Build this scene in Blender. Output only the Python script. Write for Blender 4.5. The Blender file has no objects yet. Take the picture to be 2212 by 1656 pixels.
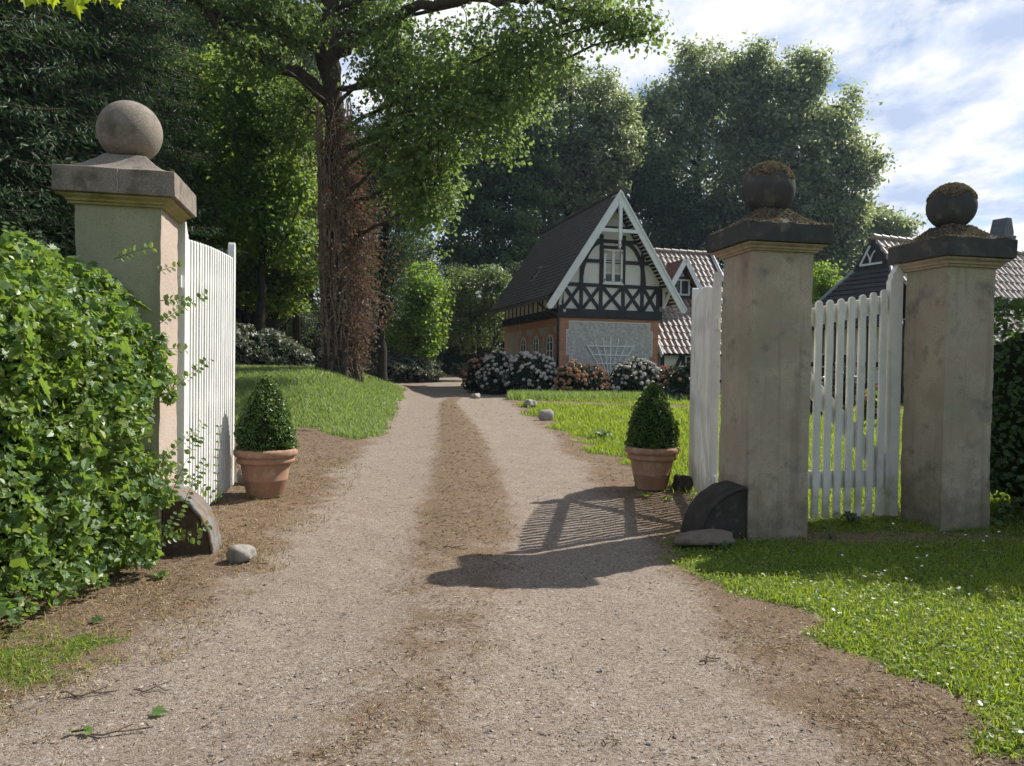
import bpy, math, random
import numpy as np
from mathutils import Vector, Matrix
random.seed(3)
RNG = np.random.default_rng(11)
S = bpy.context.scene
COL = S.collection
PI = math.pi
GLARE_VEIL = .0003  # density of the blue volume that imitates veiling glare
R_ = math.radians

# ------------------------------------------------------------------ camera
F, CX, CY, H = 1640.0, 1106.0, 828.0, 1.45
PITCH, ROLL = math.atan(33 / F), 0.015
RC = Matrix.Rotation(PI / 2 - PITCH, 3, 'X') @ Matrix.Rotation(ROLL, 3, 'Z')
cam = bpy.data.cameras.new('camera')
cam.sensor_width = 36
cam.lens = 36 * F / 2212
cam.clip_start, cam.clip_end = 0.05, 3000
co = bpy.data.objects.new('camera', cam)
COL.objects.link(co)
co.matrix_world = Matrix.Translation((0, 0, H)) @ RC.to_4x4()
S.camera = co


def ray(px, py):
    return RC @ Vector(((px - CX) / F, -(py - CY) / F, -1))


def P(px, py, y):
    d = ray(px, py)
    t = y / d.y
    return Vector((d.x * t, y, H + d.z * t))


def sstep(x):
    x = np.clip(x, 0, 1)
    return x * x * (3 - 2 * x)


def gbase(Y):
    return np.interp(Y, [-400, 6, 8, 12, 16, 20, 24, 29, 34, 40, 46, 55, 80, 900],
                     [0, 0, .04, .16, .29, .40, .455, .50, .58, .72, .84, .98, 1.1, 1.3])


def G(px, py):
    d = ray(px, py)
    y = 1.5
    while y < 90:
        t = y / d.y
        if H + d.z * t <= float(gbase(y)):
            break
        y += .02
    return d.x * y / d.y, y


def edge(pts):
    w = sorted(((G(*p)[1], G(*p)[0]) for p in pts))
    return np.array([a for a, b in w]), np.array([b for a, b in w])


# drive outlines, as ground curves X(Y)
E_LL = edge([(872, 850), (868, 865), (862, 885), (850, 910), (838, 935), (800, 960), (770, 1000), (735, 1050), (700, 1100), (630, 1170),
             (550, 1250), (480, 1320), (330, 1420), (150, 1500), (-100, 1600)])        # left edge of wheel track
E_SL = edge([(950, 872), (945, 900), (940, 960), (920, 1060), (890, 1130), (850, 1250), (800, 1400), (700, 1500), (560, 1650)])
E_SR = edge([(985, 872), (1010, 900), (1050, 950), (1090, 1050), (1115, 1130), (1120, 1250), (1090, 1400), (1060, 1500), (1020, 1650)])
E_RR = edge([(1080, 868), (1095, 880), (1160, 930), (1210, 990), (1260, 1060), (1330, 1130), (1390, 1230), (1420, 1290), (1500, 1420), (1600, 1530), (1740, 1650)])
E_GR = edge([(1085, 866), (1110, 885), (1210, 940), (1290, 990), (1360, 1045), (1425, 1120), (1440, 1200), (1480, 1290), (1620, 1370), (1800, 1450), (1900, 1540), (2100, 1656)])
E_GL = edge([(874, 848), (870, 865), (862, 890), (845, 925), (838, 936)])


def noise2(X, Y, s=1.0, seed=0.0):
    X = X * s + seed * 7.3
    Y = Y * s - seed * 3.1
    return (np.sin(1.7 * X + 2.3 * np.sin(.9 * Y + .4)) + np.sin(2.1 * Y + 1.9 * np.sin(1.3 * X + 1.1)) +
            .6 * np.sin(3.9 * X - 2.7 * Y + 1.5 * np.sin(2.2 * Y)) + .5 * np.sin(5.3 * Y + 4.1 * X + .7)) / 3.1


def xe(e, Y):
    return np.interp(Y, e[0], e[1])


BANK_Y0 = np.array([-9, -6, -4.6, -3.8, -3.2, -2.6, -2.2, -1.5])
BANK_YB = np.array([13.2, 13.6, 14.2, 14.4, 13.2, 12.6, 13.6, 17])


def left_in(X, Y):
    """metres inside the left grass bank (negative = outside)"""
    a = xe(E_GL, Y) - X
    b = (Y - np.interp(X, BANK_Y0, BANK_YB)) * .8
    return np.minimum(a, b)


def ground(X, Y):
    X = np.asarray(X, float)
    Y = np.asarray(Y, float)
    d = left_in(X, Y)
    bank = .82 * sstep(d / 2.7 + .08) * sstep((Y - 12.5) / 8.5) * (1 - sstep((Y - 26) / 10))
    lb = .02 * sstep((xe(E_LL, Y) - .5 - X) / 1.5) * (1 - sstep((Y - 10) / 4))
    crown = .035 * np.exp(-((X - (xe(E_SL, Y) + xe(E_SR, Y)) / 2) / .45) ** 2) * (1 - sstep((Y - 24) / 4))
    bump = .010 * noise2(X, Y, 2.1) + .03 * noise2(X, Y, .35, 2) * sstep((np.abs(X) - 2) / 3)
    return gbase(Y) + bank + lb + crown + bump


def gz(x, y):
    return float(ground(x, y))


# ------------------------------------------------------------------ materials
def newmat(name):
    m = bpy.data.materials.new(name)
    m.use_nodes = True
    nt = m.node_tree
    nt.nodes.clear()
    return m, nt


class NT:
    def __init__(s, nt):
        s.nt = nt

    def n(s, typ, ins=None, **kw):
        nd = s.nt.nodes.new(typ)
        for k, v in kw.items():
            setattr(nd, k, v)
        for k, v in (ins or {}).items():
            if isinstance(v, bpy.types.NodeSocket):
                s.nt.links.new(v, nd.inputs[k])
            else:
                nd.inputs[k].default_value = v
        return nd

    def ramp(s, fac, stops, interp='LINEAR'):
        nd = s.nt.nodes.new('ShaderNodeValToRGB')
        s.nt.links.new(fac, nd.inputs[0])
        cr = nd.color_ramp
        cr.interpolation = interp
        while len(cr.elements) < len(stops):
            cr.elements.new(.5)
        for e, (p, c) in zip(cr.elements, stops):
            e.position = p
            e.color = (c, c, c, 1) if isinstance(c, (int, float)) else (*c, 1)
        return nd.outputs[0]

    def mix(s, f, a, b, blend='MIX'):
        nd = s.nt.nodes.new('ShaderNodeMix')
        nd.data_type = 'RGBA'
        nd.blend_type = blend
        nd.clamp_factor = True
        for idx, v in ((0, f), (6, a), (7, b)):
            if isinstance(v, bpy.types.NodeSocket):
                s.nt.links.new(v, nd.inputs[idx])
            elif idx == 0:
                nd.inputs[0].default_value = v
            else:
                nd.inputs[idx].default_value = (*v, 1)
        return nd.outputs[2]

    def noise(s, scale, detail=6, rough=.6, vec=None, w=None):
        ins = {'Scale': scale, 'Detail': detail, 'Roughness': rough}
        if vec is not None:
            ins['Vector'] = vec
        nd = s.n('ShaderNodeTexNoise', ins)
        return nd.outputs['Fac']

    def math(s, op, a, b=None, c=None):
        nd = s.nt.nodes.new('ShaderNodeMath')
        nd.operation = op
        for i, v in enumerate((a, b, c)):
            if v is None:
                continue
            if isinstance(v, bpy.types.NodeSocket):
                s.nt.links.new(v, nd.inputs[i])
            else:
                nd.inputs[i].default_value = v
        return nd.outputs[0]

    def out(s, sh, vol=None):
        o = s.nt.nodes.new('ShaderNodeOutputMaterial')
        s.nt.links.new(sh, o.inputs[0])

    def pos(s):
        return s.n('ShaderNodeNewGeometry').outputs['Position']

    def obj(s):
        return s.n('ShaderNodeTexCoord').outputs['Object']


def surf(name, layers, rough=.85, bump=.0, bscale=60, spec=.3, coord='obj', metal=0, bdist=.01):
    """layers: [(scale, [(pos,color),...]), then (scale, lo, hi, colour) overlays]"""
    m, nt = newmat(name)
    g = NT(nt)
    v = g.obj() if coord == 'obj' else g.pos()
    sc, stops = layers[0]
    c = g.ramp(g.noise(sc, 8, .65, v), stops)
    for sc, lo, hi, col in layers[1:]:
        f = g.ramp(g.noise(sc, 7, .62, v), [(lo, 0.0), (hi, 1.0)])
        c = g.mix(f, c, col)
    ins = {'Base Color': c, 'Roughness': rough, 'Specular IOR Level': spec, 'Metallic': metal}
    b = g.n('ShaderNodeBsdfPrincipled', ins)
    if bump:
        bn = g.n('ShaderNodeBump', {'Strength': bump, 'Distance': bdist, 'Height': g.noise(bscale, 8, .7, v)})
        nt.links.new(bn.outputs[0], b.inputs['Normal'])
    g.out(b.outputs[0])
    return m


def leafmat(name, cols, trans=.4, tcol=None, rough=.5, spec=.35, big=None):
    m, nt = newmat(name)
    g = NT(nt)
    rnd = g.n('ShaderNodeNewGeometry').outputs['Random Per Island']
    n = len(cols)
    c = g.ramp(rnd, [(i / max(1, n - 1), cols[i]) for i in range(n)])
    if big:
        f = g.ramp(g.noise(big[0], 3, .5, g.pos()), [(.42, 0.0), (.62, 1.0)])
        c = g.mix(f, c, big[1], 'MULTIPLY')
    b = g.n('ShaderNodeBsdfPrincipled', {'Base Color': c, 'Roughness': rough, 'Specular IOR Level': spec})
    if trans > 0:
        tc = g.mix(.75, c, tcol or (.35, .5, .04))
        t = g.n('ShaderNodeBsdfTranslucent', {'Color': tc})
        mx = g.n('ShaderNodeMixShader', {0: trans, 1: b.outputs[0], 2: t.outputs[0]})
        g.out(mx.outputs[0])
    else:
        g.out(b.outputs[0])
    return m


def damp(m, h, col, streak):
    """stain that rises from the ground and dark runs below the cap, at their own places on the stone"""
    nt = m.node_tree
    g = NT(nt)
    bs = [n for n in nt.nodes if n.type == 'BSDF_PRINCIPLED'][0]
    src = bs.inputs['Base Color'].links[0].from_socket
    p = g.pos()
    z = g.n('ShaderNodeSeparateXYZ', {0: p}).outputs[2]
    f = g.math('ADD', g.math('MULTIPLY', z, -1 / h), g.math('MULTIPLY', g.noise(4, 8, .7, p), 1.9))
    f = g.ramp(f, [(.35, 0.0), (.95, .8)])
    c = g.mix(f, src, col)
    mp = g.n('ShaderNodeMapping', {'Vector': p, 'Scale': (9, 9, .5)}).outputs[0]
    s_ = g.ramp(g.noise(1, 6, .6, mp), [(.55, 0.0), (.72, streak)])
    c = g.mix(s_, c, (.13, .12, .10))
    nt.links.new(c, bs.inputs['Base Color'])


def plain(name, col, rough=.6, spec=.4, var=.25, scale=6, bump=0, bscale=40, coord='obj'):
    lo = tuple(c * (1 - var) for c in col)
    hi = tuple(min(1, c * (1 + var)) for c in col)
    return surf(name, [(scale, [(.3, lo), (.7, hi)])], rough, bump, bscale, spec, coord)


M = {}
M['stucco'] = surf('pillar_stucco', [(3, [(.3, (.37, .32, .24)), (.7, (.50, .43, .32))]), (110, .52, .70, (.20, .175, .135)),
                   (1.3, .50, .68, (.26, .26, .17)), (2.6, .50, .66, (.40, .31, .24)), (4.5, .56, .70, (.20, .19, .16)), (300, .55, .68, (.50, .42, .35))], .95, .8, 160, .2, 'pos', bdist=.012)
M['pinkstucco'] = surf('pillar_pink_stucco', [(3, [(.3, (.46, .36, .29)), (.7, (.52, .43, .36))]), (120, .50, .64, (.24, .17, .13)),
                       (1.3, .60, .76, (.25, .27, .16)), (300, .52, .66, (.68, .58, .50))], .95, .8, 160, .2, 'pos', bdist=.012)
M['greenstucco'] = surf('pillar_algae_stucco', [(2.5, [(.3, (.30, .31, .19)), (.7, (.42, .41, .28))]), (95, .52, .72, (.19, .20, .115)),
                        (1.3, .54, .74, (.22, .26, .15)), (300, .56, .68, (.46, .42, .33))], .95, .8, 160, .2, 'pos', bdist=.012)
damp(M['stucco'], .9, (.14, .125, .075), .45)
damp(M['greenstucco'], 1.0, (.13, .14, .07), .4)
M['capstone'] = surf('cap_granite', [(5, [(.3, (.155, .135, .108)), (.7, (.26, .222, .185))]), (90, .52, .66, (.34, .29, .245)), (6, .50, .68, (.105, .096, .072)),
                     (260, .55, .66, (.10, .085, .07))], .9, .35, 120, .25, 'pos')
M['darkcap'] = surf('cap_lichen_dark', [(4, [(.3, (.045, .046, .047)), (.7, (.080, .078, .072))]), (7, .56, .7, (.13, .125, .10)), (60, .6, .72, (.12, .11, .08))],
                    .95, .5, 70, .15, 'pos')
M['cove'] = surf('cap_moulding', [(4, [(.3, (.30, .24, .17)), (.7, (.40, .32, .24))]), (9, .5, .7, (.20, .19, .09))], .9, .3, 90, .2, 'pos')
M['algaecove'] = surf('cap_moulding_algae', [(4, [(.3, (.20, .20, .05)), (.7, (.34, .28, .15))]), (9, .5, .7, (.13, .14, .04))], .9, .3, 90, .2, 'pos')
M['paint'] = surf('white_gate_paint', [(4, [(.3, (.62, .62, .59)), (.7, (.76, .76, .73))]), (9, .62, .78, (.50, .48, .42)), (35, .72, .78, (.30, .28, .24))], .5, .08, 50, .4, 'pos')
M['agedpaint'] = surf('weathered_gate_paint', [(3, [(.3, (.60, .59, .54)), (.7, (.74, .73, .68))]), (5, .58, .78, (.46, .46, .31)), (30, .66, .78, (.38, .33, .26))], .6, .1, 50, .35, 'pos')
damp(M['agedpaint'], .75, (.27, .28, .13), .35)
damp(M['paint'], .35, (.34, .33, .24), .2)
M['barge'] = surf('barge_board_paint', [(3, [(.3, (.72, .74, .75)), (.7, (.82, .84, .84))]), (14, .62, .76, (.44, .44, .42))], .6, .05, 40, .3)
M['terracotta'] = surf('terracotta', [(6, [(.3, (.26, .15, .095)), (.7, (.34, .205, .135))]), (9, .52, .72, (.40, .29, .205)), (30, .62, .75, (.20, .09, .05))], .85, .15, 80, .25, 'pos')
M['soil'] = plain('soil', (.05, .035, .02), .95, .1, .4, 40, .5)
M['rock'] = surf('boulder_stone', [(5, [(.3, (.26, .24, .21)), (.7, (.40, .37, .33))]), (30, .55, .7, (.16, .14, .12)), (9, .6, .75, (.48, .45, .41))], .9, .5, 40, .25, 'pos')
M['darkrock'] = surf('guard_stone', [(5, [(.3, (.032, .028, .025)), (.7, (.065, .056, .047))]), (14, .58, .72, (.13, .12, .09)), (3, .55, .7, (.024, .025, .028))], .95, .6, 35, .2, 'pos')
M['slabrock'] = surf('slab_stone', [(6, [(.3, (.13, .105, .08)), (.7, (.21, .175, .14))]), (16, .55, .7, (.10, .09, .05))], .95, .6, 40, .2, 'pos')
M['brownrock'] = surf('guard_stone_brown', [(6, [(.3, (.06, .040, .028)), (.7, (.12, .082, .056))]), (16, .55, .7, (.16, .12, .085))], .95, .6, 40, .2, 'pos')
M['guardrim'] = surf('guard_stone_rim', [(7, [(.3, (.10, .098, .095)), (.7, (.22, .215, .205))]), (9, .47, .62, (.17, .105, .062))], .95, .5, 40, .2, 'pos')
M['bark'] = surf('tree_bark', [(6, [(.3, (.045, .035, .026)), (.7, (.10, .08, .06))]), (3, .58, .75, (.06, .065, .035))], .95, .8, 12, .1, 'pos', bdist=.05)
M['barkdark'] = surf('dark_bark', [(6, [(.3, (.03, .026, .022)), (.7, (.065, .055, .045))])], .95, .6, 14, .1, 'pos', bdist=.04)
M['sprucebark'] = surf('spruce_bark', [(6, [(.3, (.07, .045, .035)), (.7, (.14, .09, .07))])], .95, .6, 16, .1, 'pos', bdist=.04)
M['vine'] = surf('dead_ivy_stem', [(9, [(.3, (.17, .125, .09)), (.7, (.36, .28, .215))])], .95, .2, 40, .1, 'pos')
M['deadleaf'] = leafmat('dead_ivy_leaf', [(.085, .056, .040), (.14, .092, .068), (.20, .14, .105), (.11, .10, .05)], .22, (.26, .14, .08), .8, .1)
M['twig'] = plain('twig', (.09, .065, .045), .9, .1, .3, 30)
M['oakleaf'] = leafmat('oak_leaf', [(.050, .095, .026), (.082, .135, .040), (.13, .185, .06), (.20, .24, .09)], .46, (.34, .48, .10), .5, .3)
M['midleaf'] = leafmat('wood_leaf', [(.052, .10, .024), (.082, .145, .036), (.13, .20, .055)], .48, (.40, .55, .08), .5, .3)
M['farleaf'] = leafmat('beech_leaf', [(.085, .115, .050), (.125, .165, .072), (.19, .225, .12), (.27, .29, .19)], .48, (.46, .56, .19), .40, .8)
M['darkleaf'] = leafmat('shade_leaf', [(.048, .085, .036), (.078, .125, .052), (.12, .165, .075)], .48, (.36, .50, .13), .45, .5)
M['brightleaf'] = leafmat('bright_leaf', [(.08, .16, .025), (.12, .21, .035), (.17, .26, .05)], .5, (.42, .60, .06), .5, .3)
M['paleleaf'] = leafmat('pale_leaf', [(.08, .13, .04), (.12, .17, .06), (.19, .23, .11)], .45, (.28, .38, .08), .4, .5)
M['woodleaf'] = leafmat('shade_dark_wood_leaf', [(.022, .042, .016), (.036, .064, .022), (.058, .09, .032)], .25, (.16, .26, .06), .5, .4)  # leaf colours darkened in place of the shade under the canopy
M['needle'] = leafmat('spruce_needle', [(.022, .044, .022), (.040, .074, .032), (.068, .11, .046)], .25, (.10, .18, .05), .55, .3)
M['hedgeleaf'] = leafmat('hedge_leaf', [(.035, .080, .018), (.065, .130, .030), (.10, .175, .050), (.16, .24, .07), (.26, .30, .08)], .42, (.36, .52, .05), .42, .5)
M['mapleleaf'] = leafmat('maple_leaf', [(.06, .12, .035), (.10, .17, .055), (.14, .21, .08)], .38, (.36, .55, .06), .46, .45)
M['sunleaf'] = leafmat('young_maple_leaf', [(.20, .32, .02), (.28, .40, .03)], .6, (.55, .65, .03), .5, .3)
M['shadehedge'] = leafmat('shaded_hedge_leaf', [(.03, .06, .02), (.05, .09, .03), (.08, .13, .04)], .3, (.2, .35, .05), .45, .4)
M['boxleaf'] = leafmat('boxwood_leaf', [(.028, .065, .016), (.045, .095, .022), (.085, .15, .035)], .35, (.25, .40, .05), .35, .5)
M['rhodoleaf'] = leafmat('rhododendron_leaf', [(.018, .030, .016), (.030, .046, .022), (.05, .066, .036)], .12, (.1, .16, .04), .35, .5)
M['greybush'] = leafmat('grey_bush_leaf', [(.085, .09, .075), (.15, .15, .135), (.24, .235, .22), (.12, .16, .06), (.18, .19, .14)], .2, (.2, .25, .08), .45, .5)
M['innergreen'] = plain('dark_light_block', (.014, .022, .009), .95, .05, .4, 12)  # near-black fill for solid cores that block light inside foliage
M['whiteblossom'] = leafmat('white_blossom', [(.62, .60, .58), (.74, .73, .72), (.66, .56, .50)], .3, (.7, .66, .6), .7, .2)
M['orangeblossom'] = leafmat('orange_blossom', [(.50, .26, .15), (.60, .34, .21), (.60, .43, .31)], .3, (.6, .25, .12), .7, .2)
M['grass'] = leafmat('grass_blade', [(.08, .14, .014), (.125, .20, .022), (.185, .26, .035), (.28, .30, .07)], .45, (.46, .58, .03), .45, .4)
M['bankgrass'] = leafmat('bank_grass_blade', [(.12, .18, .05), (.18, .25, .08), (.25, .31, .13), (.36, .39, .24)], .42, (.36, .50, .06), .5, .3)
M['straw'] = leafmat('dry_grass_blade', [(.16, .11, .05), (.28, .20, .10), (.38, .30, .17), (.20, .20, .06)], .2, (.4, .3, .12), .7, .2)
M['petal'] = plain('daisy_petal', (.8, .8, .78), .6, .2, .05)
M['litter'] = leafmat('needle_litter', [(.05, .03, .018), (.11, .068, .036), (.20, .135, .07), (.33, .245, .14), (.45, .37, .25)], 0, None, .9, .1)
M['pebble'] = leafmat('pebble', [(.16, .135, .115), (.31, .255, .21), (.42, .37, .315), (.09, .08, .075), (.36, .28, .225)], 0, None, .85, .3)
M['moss'] = leafmat('dry_moss', [(.15, .105, .07), (.24, .185, .13), (.30, .26, .19), (.11, .11, .055)], .1, (.3, .25, .1), .95, .05)
M['plaster'] = surf('cream_plaster', [(2, [(.3, (.70, .67, .62)), (.7, (.79, .77, .73))]), (1.3, .56, .75, (.60, .56, .49)), (30, .6, .75, (.42, .39, .34))], .9, .1, 60, .2)
M['timber'] = surf('black_timber', [(4, [(.3, (.022, .022, .026)), (.7, (.042, .040, .044))])], .6, .15, 30, .35)
M['roughcast'] = surf('roughcast_panel', [(4, [(.3, (.53, .51, .47)), (.7, (.61, .59, .55))]), (9, .47, .60, (.70, .70, .68)), (16, .54, .68, (.34, .34, .33))], .95, 1.0, 12, .2, bdist=.09)
M['sideplaster'] = surf('side_plaster', [(3, [(.3, (.38, .33, .28)), (.7, (.48, .43, .37))]), (30, .55, .7, (.22, .19, .16))], .95, .4, 30, .2)
M['glass'] = surf('window_glass', [(2, [(.3, (.012, .015, .018)), (.7, (.03, .035, .04))])], .08, 0, 1, .6)
M['curtain'] = plain('curtain', (.45, .44, .41), .9, .1, .15, 9)
M['white'] = surf('white_window_paint', [(4, [(.3, (.66, .66, .63)), (.7, (.76, .76, .74))])], .5, 0, 1, .4)
M['trelliswhite'] = surf('trellis_paint', [(4, [(.3, (.80, .80, .78)), (.7, (.86, .86, .85))])], .5, 0, 1, .4)
M['metal'] = plain('dark_metal', (.022, .024, .027), .45, .5, .2)
M['greymetal'] = plain('zinc_flashing', (.20, .22, .24), .4, .5, .2)
M['slate'] = surf('dark_shingle', [(5, [(.3, (.085, .073, .065)), (.7, (.13, .112, .10))]), (14, .55, .7, (.072, .052, .042)), (2, .6, .8, (.052, .050, .036))], .9, .3, 40, .15)
M['chimneystone'] = plain('chimney_slate_cladding', (.10, .11, .12), .7, .3, .25, 6)
M['hiproof'] = surf('hip_roof_slate', [(3, [(.3, (.045, .045, .047)), (.7, (.075, .073, .072))]), (20, .6, .75, (.095, .09, .085))], .9, .4, 30, .15)
M['tile'] = surf('red_grey_pantile', [(7, [(.3, (.19, .148, .122)), (.7, (.31, .255, .215))]), (3, .55, .75, (.33, .30, .27)), (12, .6, .72, (.10, .08, .065))], .60, .06, 50, .5)
M['oldtile'] = surf('old_brown_tile', [(7, [(.3, (.09, .05, .035)), (.7, (.20, .115, .08))])], .9, .3, 30, .2)


def brickmat(name, c1, c2, mortar, axis):
    m, nt = newmat(name)
    g = NT(nt)
    o = g.obj()
    sp = g.n('ShaderNodeSeparateXYZ', {0: o})
    h = g.math('ADD', sp.outputs[0], sp.outputs[1])
    v = g.n('ShaderNodeCombineXYZ', {0: h, 1: sp.outputs[2], 2: 0.0}).outputs[0]
    b = g.n('ShaderNodeTexBrick', {'Vector': v, 'Color1': (*c1, 1), 'Color2': (*c2, 1), 'Mortar': (*mortar, 1), 'Scale': 1.0, 'Mortar Size': .008,
                                  'Brick Width': .25, 'Row Height': .077, 'Bias': -.1, 'Mortar Smooth': .2})
    c = g.mix(g.ramp(g.noise(5, 6, .6, o), [(.35, 0.0), (.7, .45)]), b.outputs['Color'], (.26, .13, .08))
    bs = g.n('ShaderNodeBsdfPrincipled', {'Base Color': c, 'Roughness': .9, 'Specular IOR Level': .2})
    bn = g.n('ShaderNodeBump', {'Strength': .5, 'Distance': .01, 'Height': b.outputs['Fac']})
    bn.invert = True
    nt.links.new(bn.outputs[0], bs.inputs['Normal'])
    g.out(bs.outputs[0])
    return m


M['brick'] = brickmat('orange_brick', (.58, .27, .15), (.47, .205, .115), (.42, .34, .27), 0)


def groundmat():
    m, nt = newmat('ground_earth')
    g = NT(nt)
    p = g.pos()
    at = lambda nme: g.n('ShaderNodeAttribute', None, attribute_name=nme).outputs['Fac']
    vo = g.n('ShaderNodeTexVoronoi', {'Vector': p, 'Scale': 125.0, 'Randomness': 1.0})
    vo2 = g.n('ShaderNodeTexVoronoi', {'Vector': p, 'Scale': 38.0, 'Randomness': 1.0})
    hs = g.n('ShaderNodeSeparateColor', {0: vo.outputs['Color']}).outputs[0]
    grav = g.ramp(hs, [(0, (.09, .07, .056)), (.25, (.215, .172, .136)), (.6, (.295, .241, .190)), (.9, (.345, .287, .233)), (1, (.42, .37, .32))])
    h2 = g.n('ShaderNodeSeparateColor', {0: vo2.outputs['Color']}).outputs[1]
    st = g.ramp(h2, [(.86, 0.0), (.90, 1.0)])
    stc = g.ramp(h2, [(.88, (.24, .21, .19)), (1, (.50, .46, .42))])
    near = g.ramp(vo2.outputs['Distance'], [(.30, 1.0), (.45, 0.0)])
    grav = g.mix(g.math('MULTIPLY', g.math('MULTIPLY', st, near), .8), grav, stc)
    grav = g.mix(g.ramp(g.noise(1.3, 6, .65, p), [(.35, 0.0), (.7, .40)]), grav, (.20, .152, .122))
    grav = g.mix(g.ramp(g.noise(14, 6, .7, p), [(.5, 0.0), (.72, .45)]), grav, (.145, .112, .092))
    # brown litter
    lmap = g.n('ShaderNodeMapping', {'Vector': p, 'Rotation': (0, 0, .5), 'Scale': (1.0, .55, 1.0)}).outputs[0]
    lit = g.ramp(g.noise(125, 8, .8, lmap), [(.33, (.035, .022, .014)), (.44, (.10, .064, .038)), (.54, (.19, .128, .076)), (.63, (.32, .24, .155)), (.72, (.46, .38, .28))])
    lm = g.math('ADD', at('litter'), g.math('MULTIPLY', g.math('SUBTRACT', g.noise(3.2, 10, .8, p), .5), 2.2))
    lm = g.math('ADD', lm, g.math('MULTIPLY', g.math('SUBTRACT', g.noise(48, 6, .8, p), .5), 1.9))
    lm = g.ramp(lm, [(.34, 0.0), (.70, .92)])
    c = g.mix(g.math('MULTIPLY', lm, .92), grav, lit)
    # soil under grass
    gs = g.ramp(g.noise(26, 8, .7, p), [(.3, (.05, .07, .016)), (.5, (.085, .13, .025)), (.7, (.14, .15, .05))])
    gm = g.math('ADD', at('grass'), g.math('MULTIPLY', g.math('SUBTRACT', g.noise(7, 8, .75, p), .5), .9))
    gm = g.ramp(gm, [(.42, 0.0), (.6, 1.0)])
    c = g.mix(gm, c, gs)
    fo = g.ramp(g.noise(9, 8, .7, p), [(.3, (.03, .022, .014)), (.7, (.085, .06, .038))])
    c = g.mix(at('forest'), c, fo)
    b = g.n('ShaderNodeBsdfPrincipled', {'Base Color': c, 'Roughness': .95, 'Specular IOR Level': .15})
    hh = g.math('ADD', g.math('MULTIPLY', vo.outputs['Distance'], -.7), g.noise(130, 8, .8, p))
    bn = g.n('ShaderNodeBump', {'Strength': .8, 'Distance': .010, 'Height': hh})
    nt.links.new(bn.outputs[0], b.inputs['Normal'])
    g.out(b.outputs[0])
    return m


M['ground'] = groundmat()


# ------------------------------------------------------------------ mesh helpers
def link(name, me, mats, parent=None):
    o = bpy.data.objects.new(name, me)
    COL.objects.link(o)
    for m in (mats if isinstance(mats, (list, tuple)) else [mats]):
        me.materials.append(m)
    if parent is not None:
        o.parent = parent
    return o


def tag(o, label, cat, group=None, kind=None):
    if label:
        o['label'] = label
    if cat:
        o['category'] = cat
    if group:
        o['group'] = group
    if kind:
        o['kind'] = kind
    return o


def empty(name, loc, label, cat, yaw=0, group=None):
    o = bpy.data.objects.new(name, None)
    COL.objects.link(o)
    o.location = loc
    o.rotation_euler = (0, 0, yaw)
    o.empty_display_size = .1
    return tag(o, label, cat, group)


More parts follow.
